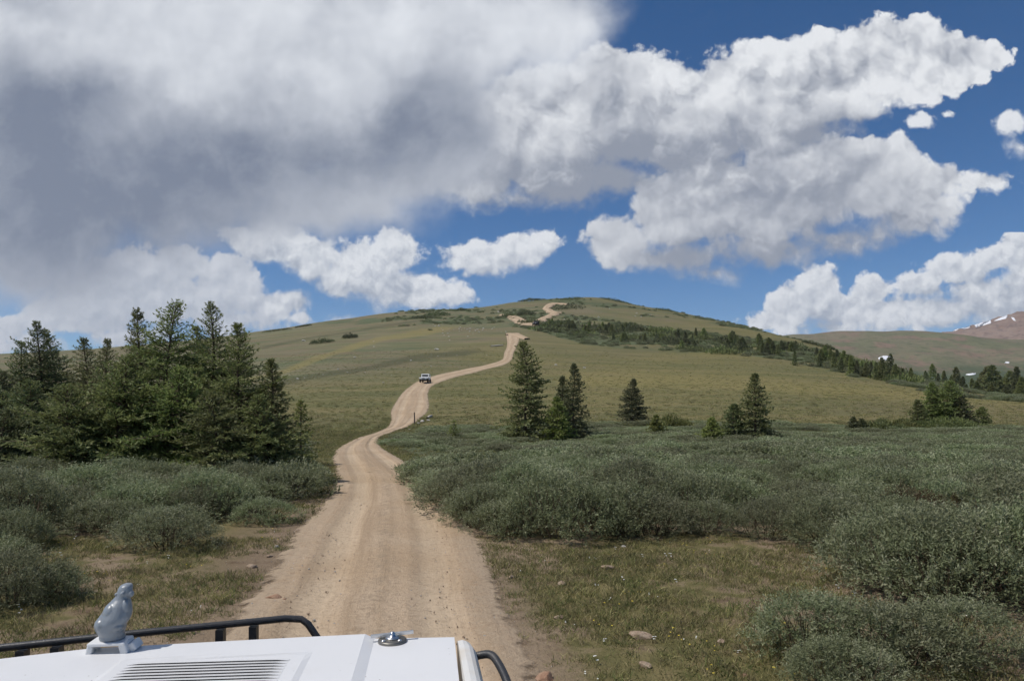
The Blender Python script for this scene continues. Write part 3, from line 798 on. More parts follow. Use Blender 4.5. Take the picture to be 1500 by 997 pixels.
# ---------------------------------------------------------------- conifers one can tell apart
def plant_spruce(px, y, top, rpx, label, seed, cat='spruce', group=None, mat=None, name='spruce_tree', **kw):
    p = atY(px, y)
    H = (HY - top) / F * y - p.z + 0.05
    Rr = rpx / F * y * (1.22 if kw.get('power') == 0.86 else 1.0)
    e = spruce_tree(name, seed, H, Rr, mat, **kw)
    e.location = p - Vector((0, 0, 0.05)); e.rotation_euler = (0, 0, (seed * 1.7) % 6.28)
    return tag(e, label, cat, group)
LG = 'spruces in the dense clump left of the road'
near_kw = dict(step=0.095, spray=0.115, width=0.038, ragged=0.34, power=0.86, up_top=50, dens=2.5, wh=0.62, lean=0.045)
for a in [
 (232,19.0,440,80,'tallest spruce of the clump left of the road, with a ragged pointed top',101),
 (208,19.8,455,46,'slim spruce top pressed against the left side of the tallest spruce',102),
 (316,20.5,445,58,'tall narrow spruce with a spiky top, second tallest of the clump left of the road',103),
 (288,21.2,478,48,'dark spruce standing between the two tallest spruces of the clump',104),
 (354,18.4,477,66,'full spruce at the road side of the clump, with a blunt pointed top',105),
 (399,18.0,528,40,'short light spruce at the end of the clump nearest the road',106),
 (268,17.8,540,76,'broad low spruce at the front of the clump, below the tallest spruce',107),
 (172,17.6,520,82,'broad spruce at the front of the clump, just left of the tallest spruce',108),
 (108,17.2,566,78,'low wide bright spruce at the front of the left clump',109),
 (156,23.0,497,36,'thin spruce top showing behind the clump, right one of a close pair',110),
 (131,24.0,496,46,'thin spruce top showing behind the clump, left one of a close pair',111),
 (66,24.6,472,46,'dark spruce with clustered knobby top near the left end of the clump',112),
 (84,25.4,484,40,'dark slender spruce just right of the knobby topped spruce',113),
 (30,24.2,499,46,'pointed dark spruce near the left border of the view',114),
 (-12,21.5,545,70,'wide dark spruce cut by the left border of the view',115),
 (44,20.2,560,74,'dark bushy spruce in front of the knobby topped spruce',116),
 (4,18.6,602,70,'low dark spruce at the bottom left corner of the clump',117),
 (382,17.2,580,54,'low spruce with hanging branches at the road end of the clump front',118),
 (322,17.0,575,66,'low dense spruce in the middle of the clump front',119),
 (-90,22.0,505,70,'dark spruce at the far left outside the clump',120)]:
    px, y, top, rp, lab, sd = a
    plant_spruce(px, y, top, rp, lab, sd, group=LG, mat=NEEDLE_D if px < 100 and sd != 109 else NEEDLE, **near_kw)
MG = 'spruces standing in the willow heath'
mid_kw = dict(step=0.12, spray=0.17, width=0.080, ragged=0.25, power=0.72, up_top=42, dens=1.7, wh=0.7)
for a in [
 (772,39.5,500,42,'large bright spruce standing right of the road bend',201,NEEDLE,0.72),
 (818,38.5,583,24,'light green young spruce between the large bright spruce and the dark pair',202,NEEDLE_L,0.8),
 (841,41,533,25,'dark pointed spruce, taller one of the pair beside the large bright spruce',203,NEEDLE_D,0.85),
 (824,42,551,20,'dark slim spruce, shorter one of the pair beside the large bright spruce',204,NEEDLE_D,0.85),
 (926,56,556,23,'lone dark conical spruce at the edge of the meadow',205,NEEDLE_D,0.8),
 (1106,37.5,548,31,'tall conical spruce alone in the right heath, with a narrow spire',206,NEEDLE,0.85),
 (1074,37.8,594,20,'short leaning spruce touching the left side of the narrow spired spruce',207,NEEDLE_D,0.6),
 (1042,36,613,18,'small yellow-green spruce left of the narrow spired spruce',208,NEEDLE_L,0.9),
 (962,43,609,15,'small bright green spruce near the rounded dwarf bush',209,NEEDLE_L,0.9),
 (1345,53,586,14,'short thin spruce at the left end of the right-hand spruce clump',210,NEEDLE,0.8),
 (1366,54,561,24,'twin topped spruce, left half of the right-hand spruce clump',211,NEEDLE,0.8),
 (1388,53.5,560,30,'broadest spruce in the middle of the right-hand spruce clump',212,NEEDLE,0.62),
 (1407,53,578,20,'dark low spruce at the right side of the right-hand spruce clump',213,NEEDLE_D,0.7),
 (1437,54,597,13,'small spruce standing just right of the right-hand spruce clump',214,NEEDLE,0.8),
 (1250,50,612,8,'tiny dark spruce, left of two close together in the right heath',215,NEEDLE_D,0.9),
 (1262,50,614,8,'tiny dark spruce, right of two close together in the right heath',216,NEEDLE_D,0.9)]:
    px, y, top, rp, lab, sd, mt, pw = a
    plant_spruce(px, y, top, rp, lab, sd, group=MG, mat=mt, **{**mid_kw, 'power': pw})
for a in [
 (441,23.5,586,20,'thin sparse spruce sapling standing between the left clump and the road',221,NEEDLE_L,23.5),
 (665,41,617,9,'thin pale sapling rising from the willows right of the road bend',222,NEEDLE_L,41),
 (734,21,672,14,'small yellowish spruce sapling among the willows right of the road',223,NEEDLE_L,21),
 (679,18.5,695,10,'tiny dull spruce sapling at the road side edge of the right willows',224,NEEDLE,18)]:
    px, y, top, rp, lab, sd, mt, _ = a
    plant_spruce(px, y, top, rp, lab, sd, cat='sapling', mat=mt, name='spruce_sapling', step=0.10, spray=0.11, width=0.045, ragged=0.35, power=0.8, up_top=50, dens=1.3, gap=0.12)

def dwarf(px, y, wpx, hpx, label, seed, mat, group, n=1500):
    """wind-pressed dwarf conifer: a lumpy mat of upturned sprays hugging the slope"""
    p = atY(px, y); W_ = wpx / F * y; H = hpx / F * y
    r = np.random.default_rng(seed); k = 11
    q = (np.arange(k) + 0.5) / k
    cx = (q - 0.5) * W_ * 0.86; dep = min(W_ * 0.5, H * 2.6); cy = r.uniform(-.5, .5, k) * dep
    hh = H * (0.45 + 0.55 * r.random(k)) * (0.55 + 0.45 * np.sin(q * math.pi)); rad = np.maximum(W_ / k * 1.6, H * 0.35) * r.uniform(.85, 1.2, k)
    i = r.integers(0, k, n)
    d = unit(r.normal(size=(n, 3))); d[:, 2] = np.abs(d[:, 2])
    X = cx[i] + d[:, 0] * rad[i]; Y = cy[i] + d[:, 1] * np.maximum(rad[i], dep * 0.35)
    Z = hh[i] * (d[:, 2] ** 0.8) * (0.25 + 0.75 * r.random(n) ** 0.6)
    D = unit(d * 0.7 + np.array([0, 0, 0.8]) + r.normal(size=(n, 3)) * 0.4)
    sp = min(0.11 + 0.0018 * y, H * 0.34); wd = sp * 0.42
    P = np.c_[X, Y, Z + gz(p.x + X, p.y + Y) - p.z - 0.06]
    V_, Fc = blades(P, D, sp * (0.7 + 0.6 * r.random(n)), wd * (0.7 + 0.6 * r.random(n)), r, 0.1)
    o = mesh_obj('dwarf_conifer', V_, Fc, mat, attrs={'tint': np.clip(r.random(n) * 0.6 + Z / H * 0.35, 0, 1)}); o.location = p
    return tag(o, label, 'dwarf conifer', group)
dwarf(988, 52, 48, 22, 'rounded light green dwarf conifer right of the lone dark spruce', 301, NEEDLE_L, MG, 2600)
dwarf(1288, 50, 60, 20, 'low spreading dwarf conifer left of the right-hand spruce clump', 302, NEEDLE, MG, 2600)
dwarf(1322, 51, 40, 18, 'small dwarf conifer touching the right-hand spruce clump', 303, NEEDLE_L, MG, 1800)
dwarf(1375, 52, 110, 22, 'wide low skirt of dwarf conifer under the right-hand spruce clump', 304, NEEDLE, MG, 3600)
# dark mats on the open hill
KG = 'dwarf conifer mats on the hill'
for a in [
 (471,240,34,8,'long dark dwarf conifer mat, lower one of two on the left slope'),(513,252,22,9,'short dark dwarf conifer mat, upper one of two on the left slope'),
 (618,325,34,6,'dark dwarf conifer strip on the upper left slope'),(640,338,36,7,'dark dwarf conifer strip just above the other on the upper left slope'),
 (676,372,24,4,'small dark dwarf conifer mat near the left shoulder of the summit'),
 (777,408,34,5,'dark dwarf conifer mat on the skyline left of the trail'),(830,352,50,10,'large dark dwarf conifer mat right of the summit trail'),
 (838,400,30,4,'thin dark dwarf conifer mat just under the summit skyline'),(900,405,40,4,'dark dwarf conifer streak along the skyline right of the summit'),
 (776,283,34,8,'dark dwarf conifer mat beside the trail junction'),(770,322,30,10,'dark dwarf conifer mat inside the upper trail bend'),(746,318,22,6,'small green dwarf conifer mat left of the upper trail bend'),
 (975,395,34,4,'dark dwarf conifer streak far along the right skyline'),(1190,268,28,6,'dark dwarf conifer mat on the skyline notch'),(1212,262,22,7,'dark dwarf conifer mat right of the skyline notch'),
 (405,350,40,4,'flat dark dwarf conifer streak on the left skyline slope'),(445,362,24,4,'flat dark dwarf conifer mat on the left skyline')]:
    dwarf(a[0], a[1], a[2], a[3], a[4], 320 + a[0], NEEDLE_D, KG, 700)

# conifers of the tree line on the right flank: small, one mesh each
far_protos = []
for k in range(6):
    rr = np.random.default_rng(500 + k)
    wood, V_, Fc, T = spruce_geo(500 + k, 4.0, rr.uniform(0.75, 1.15), ragged=0.28, step=0.26, spray=0.33, width=0.13, power=0.75, up_top=35, dens=0.8, low=0.02)
    far_protos.append((V_, Fc, T))
far_me = []
for k, (V_, Fc, T) in enumerate(far_protos):
    for mt in (NEEDLE_D, NEEDLE):
        o = mesh_obj('conifer', V_, Fc, mt, attrs={'tint': T}, link=False); far_me.append(o.data)
def far_tree(p, h, wide, label, group, k):
    o = bpy.data.objects.new('conifer', far_me[k % len(far_me)]); COL.objects.link(o)
    o.location = p - Vector((0, 0, 0.1)); o.scale = (h / 4 * wide, h / 4 * wide, h / 4); o.rotation_euler = (0, 0, (k * 2.4) % 6.28)
    return tag(o, label, 'conifer', group)
rr = random.Random(11)
TL = 'small conifers in the tree line across the right flank'
band_lo = [(800, 486), (870, 499), (940, 504), (1000, 515), (1040, 524), (1075, 524), (1110, 522), (1160, 522), (1215, 535), (1260, 548)]
band_hi = [(800, 472), (860, 478), (930, 482), (1000, 491), (1060, 499), (1110, 505), (1160, 513), (1215, 526), (1260, 540)]
made = 0
while made < 120:
    px = rr.uniform(800, 1250)
    lo = np.interp(px, *zip(*band_lo)); hi = np.interp(px, *zip(*band_hi))
    row = rr.uniform(hi, lo)
    if vnoise(px / 22, row / 5, 77) < 0.42: continue
    p = at(px, row)
    far_tree(p, rr.uniform(2.0, 4.2) * (0.75 if px < 980 else 1.0), rr.uniform(0.8, 1.4), 'small dark conifer in the tree line across the right flank of the hill', TL, made)
    made += 1
KB = 'low dark conifer bushes in the green band below the summit'
_r = np.random.default_rng(91); bush_me = []
for k in range(4):
    n = 420; d = unit(_r.normal(size=(n, 3))); d[:, 2] = np.abs(d[:, 2]); c = _r.integers(0, 5, n)
    P = np.c_[(c - 2) * 0.75 + d[:, 0] * 0.75, d[:, 1] * 0.9, d[:, 2] ** 0.8 * _r.uniform(.5, 1.0, 5)[c] * (0.3 + 0.7 * _r.random(n))]
    V_, Fc = blades(P, unit(d * 0.6 + np.array([0, 0, 0.9]) + _r.normal(size=(n, 3)) * 0.4), _r.uniform(.22, .42, n), _r.uniform(.09, .17, n), _r, 0.1)
    bush_me.append(mesh_obj('dwarf_conifer', V_, Fc, NEEDLE_D if k % 2 else NEEDLE, attrs={'tint': _r.random(n)}, link=False).data)
made = 0
while made < 95:
    px = rr.uniform(795, 1330); lo = np.interp(px, *zip(*(band_lo + [(1330, 562)]))); hi = np.interp(px, *zip(*(band_hi + [(1330, 556)])))
    row = rr.uniform(hi - 2, lo + 1)
    if vnoise(px / 22, row / 5, 77) < 0.33: continue
    p = at(px, row); k = made
    o = bpy.data.objects.new('dwarf_conifer', bush_me[k % 4]); COL.objects.link(o); sc = rr.uniform(1.0, 1.9)
    o.location = p - Vector((0, 0, 0.3)); o.scale = (sc * rr.uniform(1.0, 1.5), sc, sc * rr.uniform(1.1, 1.7)); o.rotation_euler = (0, 0, rr.uniform(-.4, .4))
    tag(o, 'low dark conifer bush among the small conifers of the right flank tree line', 'dwarf conifer', KB); made += 1
VG = 'conifers at the right end of the tree line'
for i, (px, row, hp) in enumerate([(1140,522,17),(1164,535,22),(1118,516,14),(1200,537,20),(1222,541,26),(1232,545,22),(1247,550,30),(1255,551,24),(1268,552,22),(1284,556,26),(1291,557,34),(1303,556,38),(1312,558,26),(1322,560,22),(1334,562,24),(1276,549,20),(1262,545,18)]):
    far_tree(at(px, row), hp / F * at(px, row).y, rr.uniform(0.75, 1.1), 'dark conifer standing where the tree line runs down to the valley edge', VG, i + 3)
VG2 = 'tall conifers on the right skyline edge'
for i, (px, yy, top, wd) in enumerate([(1342,168,550,1),(1356,172,544,.8),(1366,178,536,.8),(1374,168,548,.9),(1383,182,545,.9),(1393,170,552,1),(1402,186,541,.9),(1410,172,553,1.1),(1424,178,556,1),(1438,170,548,.9),(1446,165,541,1.1),(1455,160,540,1.2),(1462,172,552,1),(1470,168,556,1.1),(1480,162,548,1),(1489,158,543,.8),(1496,155,556,1.1),(1510,160,545,1),(1530,158,540,1),(1431,158,560,1.5),(1452,150,565,1.6),(1476,148,567,1.7),(1494,146,566,1.5),(1415,163,563,1.4)]):
    p = atY(px, yy)
    h = ((HY - top) / F * yy - p.z) * 1.12
    far_tree(p, h, wd * 1.05, 'tall dark conifer in the grove at the right end of the meadow', VG2, i + 1)
# ---------------------------------------------------------------- willow shrubs
def willow_geo(seed, W_, H, shoots, leaves, leaf, width, bare=0.0):
    r = np.random.default_rng(seed)
    k = 15
    C, Rd = [], []
    for i in range(k):
        a = i * 2.4 + r.normal() * 0.3; q = math.sqrt((i + 0.4) / k)
        rad = W_ * r.uniform(0.17, 0.26)
        C.append((math.cos(a) * q * W_ * 0.39, math.sin(a) * q * W_ * 0.39, H * (0.64 - 0.40 * q * q) + r.normal() * 0.05 * H)); Rd.append(rad)
    C = np.array(C); Rd = np.array(Rd)
    pick = r.integers(0, k, shoots * 2)
    d = unit(r.normal(size=(shoots * 2, 3))); d[:, 2] = np.where(d[:, 2] < -0.75, -d[:, 2], d[:, 2])
    sq = np.array([1.0, 1.0, 1.15 * H / W_])
    P = C[pick] + d * Rd[pick][:, None] * sq * (0.62 + 0.42 * r.random((shoots * 2, 1)))
    # drop shoots buried in other lumps
    deep = np.zeros(len(P))
    for c, rd in zip(C, Rd):
        deep += (np.linalg.norm((P - c) / sq, axis=1) < rd * 0.72)
    keep = (deep < 1) & (P[:, 2] > 0.02)
    P = P[keep][:shoots]; d = d[keep][:shoots]
    n = len(P)
    sd = unit(d * 0.65 + np.array([0, 0, 0.6]) + r.normal(size=(n, 3)) * 0.35)
    sl = (0.10 + 0.14 * r.random(n)) * (leaf / 0.045) ** 0.5
    q = (np.arange(leaves) + 0.5) / leaves
    LP = P[:, None, :] + sd[:, None, :] * (q[None, :, None] * sl[:, None, None])
    ang = q * leaves * 2.4
    a1 = unit(np.cross(sd, np.array([0.2, 0.1, 1.0]))); a2 = np.cross(sd, a1)
    out = a1[:, None, :] * np.cos(ang)[None, :, None] + a2[:, None, :] * np.sin(ang)[None, :, None]
    LD = unit(sd[:, None, :] * 0.75 + out * 0.75 + r.normal(size=(n, leaves, 3)) * 0.2)
    LP = LP.reshape(-1, 3); LD = LD.reshape(-1, 3); m = len(LP)
    V_, Fc = blades(LP, LD, leaf * (0.7 + 0.6 * r.random(m)), width * (0.75 + 0.5 * r.random(m)), r, 0.35)
    T = np.clip(np.repeat(r.random(n) ** 1.3 * 0.75 * (0.6 + 0.8 * r.random(k)[pick[keep][:shoots]]), leaves) + np.tile(q * 0.25, n) + r.random(m) * 0.25, 0, 1)
    wood = Mesh()
    for i in range(k):
        b = np.array([C[i][0] * 0.25, C[i][1] * 0.25, -0.05])
        wood.add(*tube([b, (b + C[i]) / 2 + r.normal(size=3) * 0.05, C[i] + np.array([0, 0, Rd[i] * 0.5])], [0.016, 0.011, 0.004], 4))
        for _ in range(3):
            t = C[i] + unit(r.normal(size=3) + np.array([0, 0, 0.7])) * Rd[i] * 0.9
            wood.add(*tube([b * 0.3 + C[i] * 0.7, t], [0.007, 0.002], 3))
    for _ in range(9):          # bare grey twigs poking out
        a = r.random() * 6.28; q_ = r.random() ** 0.5 * 0.42 * W_
        b = np.array([math.cos(a) * q_, math.sin(a) * q_, H * 0.35]); t = b + np.array([math.cos(a) * 0.12, math.sin(a) * 0.12, H * r.uniform(.5, .78) * (1 - (q_ / W_) ** 2 * 2)]) + r.normal(size=3) * 0.05
        wood.add(*tube([b, (b + t) / 2 + r.normal(size=3) * 0.02, t], [0.006, 0.004, 0.0018], 3))
    return wood, V_, Fc, T
def willow_proto(seed, W_, H, shoots, leaves, leaf, width, mat=WILLOW, name='willow_shrub'):
    wood, V_, Fc, T = willow_geo(seed, W_, H, shoots, leaves, leaf, width)
    fo = mesh_obj('foliage', V_, Fc, mat, attrs={'tint': T}, link=False)
    st = mesh_obj('stems', wood.v, wood.f, TWIG, link=False)
    return fo.data, st.data
NEARP = [willow_proto(601 + i, 1.7, 0.98 + 0.06 * i, 1500, 9, 0.050, 0.0165) for i in range(4)]
MIDP = [willow_proto(621 + i, 1.8, 0.98, 1000, 8, 0.062, 0.025) for i in range(3)]
MIDF = [willow_proto(631 + i, 1.9, 0.9, 620, 8, 0.085, 0.030) for i in range(2)]
FARP = [willow_proto(641 + i, 2.0, 0.84, 560, 8, 0.085, 0.040) for i in range(3)]
RUSTP = willow_proto(661, 1.6, 0.8, 1300, 8, 0.050, 0.015, RUSTY)

# ---- scattering of what nobody could count: one object, instanced on a point cloud
HID = bpy.data.collections.new('scatter_sources')
def scatter(name, pts, rot, scl, meshes, kind='stuff', mat_objs=None):
    src = bpy.data.collections.new(name + '_source')
    for i, me in enumerate(meshes):
        o = bpy.data.objects.new('%s_piece_%02d' % (name, i), me); src.objects.link(o)
    me = bpy.data.meshes.new(name); n = len(pts)
    me.vertices.add(n); me.vertices.foreach_set('co', np.asarray(pts, np.float32).ravel())
    a = me.attributes.new('turn', 'FLOAT_VECTOR', 'POINT'); a.data.foreach_set('vector', np.asarray(rot, np.float32).ravel())
    scl = np.asarray(scl, np.float32)
    if scl.ndim == 1: scl = np.repeat(scl[:, None], 3, 1)
    a = me.attributes.new('size', 'FLOAT_VECTOR', 'POINT'); a.data.foreach_set('vector', np.ascontiguousarray(scl).ravel())
    a = me.attributes.new('pick', 'INT', 'POINT'); a.data.foreach_set('value', np.random.default_rng(len(name)).integers(0, len(meshes), n).astype(np.int32))
    ob = bpy.data.objects.new(name, me); COL.objects.link(ob); ob['kind'] = kind
    ng = bpy.data.node_groups.new(name, 'GeometryNodeTree')
    ng.interface.new_socket('Geometry', in_out='INPUT', socket_type='NodeSocketGeometry')
    ng.interface.new_socket('Geometry', in_out='OUTPUT', socket_type='NodeSocketGeometry')
    N = ng.nodes; L = ng.links
    gi = N.new('NodeGroupInput'); go = N.new('NodeGroupOutput')
    m2p = N.new('GeometryNodeMeshToPoints'); L.new(gi.outputs[0], m2p.inputs['Mesh'])
    ci = N.new('GeometryNodeCollectionInfo'); ci.inputs['Collection'].default_value = src
    ci.inputs['Separate Children'].default_value = True; ci.inputs['Reset Children'].default_value = True
    iop = N.new('GeometryNodeInstanceOnPoints'); iop.inputs['Pick Instance'].default_value = True
    L.new(m2p.outputs[0], iop.inputs['Points']); L.new(ci.outputs[0], iop.inputs['Instance'])
    def na(nm, typ):
        x = N.new('GeometryNodeInputNamedAttribute'); x.data_type = typ; x.inputs['Name'].default_value = nm
        return [o for o in x.outputs if o.enabled][0]
    e2r = N.new('FunctionNodeEulerToRotation'); L.new(na('turn', 'FLOAT_VECTOR'), e2r.inputs[0]); L.new(e2r.outputs[0], iop.inputs['Rotation'])
    L.new(na('size', 'FLOAT_VECTOR'), iop.inputs['Scale']); L.new(na('pick', 'INT'), iop.inputs['Instance Index'])
    L.new(iop.outputs[0], go.inputs[0])
    md = ob.modifiers.new('scatter', 'NODES'); md.node_group = ng
    return ob

RP = plan([(575,640),(640,625),(860,620),(1200,620),(1500,629),(1900,642)]) + [(19.0, 16.0), (12, 8.6)] + plan([(1500,915),(1400,900),(1330,888),(1262,876),(1252,840),(1238,808),(1150,800),(1080,790),(1000,786),(950,794),(860,797),(770,795),(712,786),(678,745),(648,708),(612,682),(575,658)])
LP_ = [(-16.0, 11.0)] + plan([(0,796),(45,788),(130,790),(175,802),(255,802),(330,788),(400,772),(436,758),(464,735),(480,705),(478,672),(436,648),(300,655)]) + [(-30, 34), (-30, 22)]
def fill(poly, seed, base, k):
    xs = [p[0] for p in poly]; ysl = [p[1] for p in poly]
    r = np.random.default_rng(seed); out = []
    y = min(ysl)
    while y < max(ysl):
        d = base + k * max(0, y - 14)
        x = min(xs) + r.random() * d
        while x < max(xs):
            q = (x + r.normal() * 0.2 * d, y + r.normal() * 0.2 * d)
            if abs(q[0]) < q[1] * 0.80 + 2.0: out.append(q)
            x += d
        y += d * 0.85
    out = np.array(out)
    return out[inside(poly, out[:, 0], out[:, 1])]
RS = fill(RP, 5, 1.24, 0.016); LS = fill(LP_, 6, 1.16, 0.025)
RS = RS[road_dist(RS[:, 0], RS[:, 1]) > 0.62]; LS = LS[road_dist(LS[:, 0], LS[:, 1]) > 0.70]
# a close front row along the clearing and the road
def row_along(px_rows, gap, seed):
    r = np.random.default_rng(seed); P = [np.array(at(a, b)[:2]) for a, b in px_rows]; out = []
    for a, b in zip(P[:-1], P[1:]):
        k = max(1, int(np.linalg.norm(b - a) / gap))
        for i in range(k): out.append(a + (b - a) * (i + 0.5) / k + r.normal(size=2) * 0.12)
    return np.array(out)
FRONT = row_along([(1230, 800), (1150, 792), (1080, 782), (1000, 776), (950, 784), (860, 787), (770, 785), (722, 776), (694, 745), (664, 712), (632, 685)], 0.78, 3)
RS = np.concatenate([RS[np.min(np.hypot(RS[:, None, 0] - FRONT[None, :, 0], RS[:, None, 1] - FRONT[None, :, 1]), axis=1) > 0.6], FRONT])
print('shrubs', len(RS), len(LS))
# ---- single shrubs: nearest first; the far rest of the heath is one mass
def shrub(x, y, protos, s, label, group, k, sz=None, cat='willow shrub', name='willow_shrub', sink=0.06):
    fo, st = protos[k % len(protos)]
    e = empty(name, (x, y, g1(x, y) - sink), (k * 2.399) % 6.283, 1.0); e.scale = (s, s, sz or s)
    for nm, me in (('foliage', fo), ('stems', st)):
        o = bpy.data.objects.new(nm, me); COL.objects.link(o); o.parent = e
    return tag(e, label, cat, group)
far_pts = []
def ordinal(n):
    w = ['first','second','third','fourth','fifth','sixth','seventh','eighth','ninth','tenth','eleventh','twelfth','thirteenth','fourteenth','fifteenth','sixteenth','seventeenth','eighteenth','nineteenth','twentieth']
    return w[n] if n < 20 else None
def front_edge(S):
    """shrubs nobody stands in front of, as seen from the road"""
    az = S[:, 0] / S[:, 1]; fr = []
    for i in range(len(S)):
        w = 0.55 / S[i, 1]
        near = (np.abs(az - az[i]) < w) & (S[:, 1] < S[i, 1] - 0.25)
        if not near.any(): fr.append(i)
    return fr
rr = random.Random(21)
for side, S, lim in (('right', RS, 19.0), ('left', LS, 15.5)):
    fr = front_edge(S); inview = [i for i in fr if abs(S[i, 0]) < 0.74 * S[i, 1] and S[i, 1] < lim]
    inview.sort(key=lambda i: abs(S[i, 0] / S[i, 1] + 0.17))
    rank = {i: n for n, i in enumerate(inview)}
    for i in np.argsort(S[:, 1]):
        x, y = S[i]
        n = fbm(np.array([x / 4.2]), np.array([y / 3.4]), 2, 61)[0]
        if n < -0.20 and i not in fr and rr.random() < 0.6: continue
        s = 1.08 + n * 1.0 + rr.uniform(-.16, .16) + rr.uniform(-.08, .08)
        s = max(s, 0.72) * 0.86 if i in fr else s
        if side == 'left': s *= 0.92 * (0.72 + 0.28 * min(1, max(0, float(road_dist(np.array([x]), np.array([y]))[0]) - 0.7) / 2.5))
        s = min(max(s, 0.62), 1.28)
        sz = min(s, 1.12) * rr.uniform(0.74, 1.08) * float(np.interp(y, [11, 14, 19], [0.98, 0.88, 0.74]))
        if y > 14: sz *= 0.75 + 0.25 * min(1, max(0, float(road_dist(np.array([x]), np.array([y]))[0]) / 4.0))
        if y > lim:
            
            hz = float(np.interp(y, [15, 20, 28, 36, 60], [0.85, 0.74, 0.58, 0.46, 0.40])) * (0.85 + 0.9 * n + rr.uniform(-.18, .18))
            hz = min(hz, 1.12 * float(np.interp(y, [15, 20, 28, 36, 60], [0.95, 0.82, 0.62, 0.48, 0.40])))
            if y > 20: hz *= 0.68 + 0.32 * min(1, max(0, float(road_dist(np.array([x]), np.array([y]))[0]) / 5.0))
            if y > 22 and fbm(np.array([x / 5.5]), np.array([y / 3.6]), 3, 66)[0] < -0.15: continue
            far_pts.append((x, y, s * 0.95, hz * rr.uniform(.85, 1.15))); continue
        pr = NEARP if y < 17 else MIDP
        if i in rank and ordinal(rank[i]):
            lab = '%s willow shrub from the road along the front edge of the %s thicket' % (ordinal(rank[i]), side)
            shrub(x, y, pr, s, lab, 'front row of the %s willow thicket' % side, int(i), sz)
        else:
            shrub(x, y, pr, s, 'grey-green willow shrub inside the %s thicket, behind its front row' % side, 'willow shrubs inside the %s thicket' % side, int(i), sz)
fp = np.array(far_pts)
r_ = np.random.default_rng(9)
heath = scatter('willow_heath', np.c_[fp[:, 0], fp[:, 1], gz(fp[:, 0], fp[:, 1]) - 0.06], np.c_[np.zeros((len(fp), 2)), r_.random(len(fp)) * 6.28], fp[:, [2, 2, 3]], [p[0] for p in FARP])
# the big ones close to the truck
BG = 'willow shrubs close to the truck'
for k, (px, y, s, sz, lab) in enumerate([
 (1310, 7.9, 0.86, 0.88, 'large dark willow shrub at the left end of the near right group'),
 (1390, 7.6, 0.90, 0.95, 'large dark willow shrub in the middle of the near right group'),
 (1490, 7.7, 0.95, 1.0, 'large dark willow shrub of the near right group, cut by the right border'),
 (1200, 5.75, 0.62, 0.52, 'low narrow-leaved willow shrub at the bottom edge, nearest the clearing'),
 (1300, 5.6, 0.66, 0.56, 'low narrow-leaved willow shrub at the bottom edge, second from the clearing'),
 (1400, 5.7, 0.60, 0.52, 'low narrow-leaved willow shrub at the bottom edge, farthest from the clearing'),
 (1240, 5.0, 0.50, 0.42, 'low narrow-leaved willow shrub cut by the bottom edge'),
 (18, 7.3, 0.62, 0.56, 'soft low willow shrub at the left border behind the black rail'),
 (72, 7.5, 0.42, 0.42, 'small willow shrub behind the black rail, right of the one at the border'),
 (-40, 8.0, 0.70, 0.60, 'willow shrub mostly outside the left border'),
 (12, 9.9, 0.60, 0.62, 'dark willow shrub at the left border in front of the left thicket'),
 ]):
    p = atY(px, y); shrub(p.x, p.y, NEARP, s, lab, BG, k, sz)
for k, (px, y, s, lab) in enumerate([(1345, 10.6, 0.75, 'rusty brown willow shrub in the right thicket, left one of a pair'), (1405, 11.0, 0.62, 'rusty brown willow shrub in the right thicket, right one of a pair')]):
    p = atY(px, y); shrub(p.x, p.y, [RUSTP], s, lab, 'rusty willow shrubs', k, s * 1.35)

# low willow mats on the far slope: part of what reads as one green band
r_ = np.random.default_rng(14)
n = 9000
yy = np.exp(r_.uniform(math.log(95), math.log(410), n)); cc = r_.uniform(560, 1560, n)
xx = (cc - CX) / F * yy
ok = (bushy(xx, yy) > 0.45) & (road_dist(xx, yy) > 1.0)
xx, yy = xx[ok], yy[ok]
scatter('hillside_willow_heath', np.c_[xx, yy, gz(xx, yy) - 0.25], np.c_[np.zeros((len(xx), 2)), r_.random(len(xx)) * 6.28], r_.uniform(0.7, 1.25, len(xx)), [p[0] for p in FARP])
print('hill mats', len(xx))
# ---------------------------------------------------------------- grass, flowers, gravel
GRASS = leaf_mat('grass_blades', (0.165, 0.158, 0.060), (0.300, 0.262, 0.122), (0.44, 0.36, 0.20), 0.7, 0.15, 0.35, 0.5)
GRASS_G = leaf_mat('green_blades', (0.105, 0.125, 0.042), (0.190, 0.195, 0.075), (0.30, 0.265, 0.13), 0.7, 0.15, 0.35, 0.4)
def tuft_mesh(seed, n, h, spread, w, mat, lean=0.5):
    r = np.random.default_rng(seed)
    P = np.c_[r.normal(size=(n, 2)) * spread, np.zeros(n)]
    D = unit(np.c_[r.normal(size=(n, 2)) * lean, np.ones(n)])
    L_ = h * (0.45 + 0.75 * r.random(n))
    S = unit(np.cross(D, r.normal(size=(n, 3)))) * (w / 2 * (0.7 + 0.6 * r.random(n)))[:, None]
    bend = np.c_[D[:, :2] * 0.35, np.full(n, -0.08)] * L_[:, None]
    m1 = P + D * (L_ * 0.55)[:, None]; tp = P + D * L_[:, None] + bend
    V_ = np.stack([P - S, P + S, m1 + S * 0.75, m1 - S * 0.75, tp + S * 0.12, tp - S * 0.12], 1).reshape(-1, 3)
    i = np.arange(n)[:, None] * 6
    Fc = np.concatenate([i + np.array([[0, 1, 2, 3]]), i + np.array([[3, 2, 4, 5]])], 0)
    T = np.repeat(r.random(n), 6)
    return mesh_obj('tuft', V_, Fc, mat, attrs={'tint': T}, link=False).data
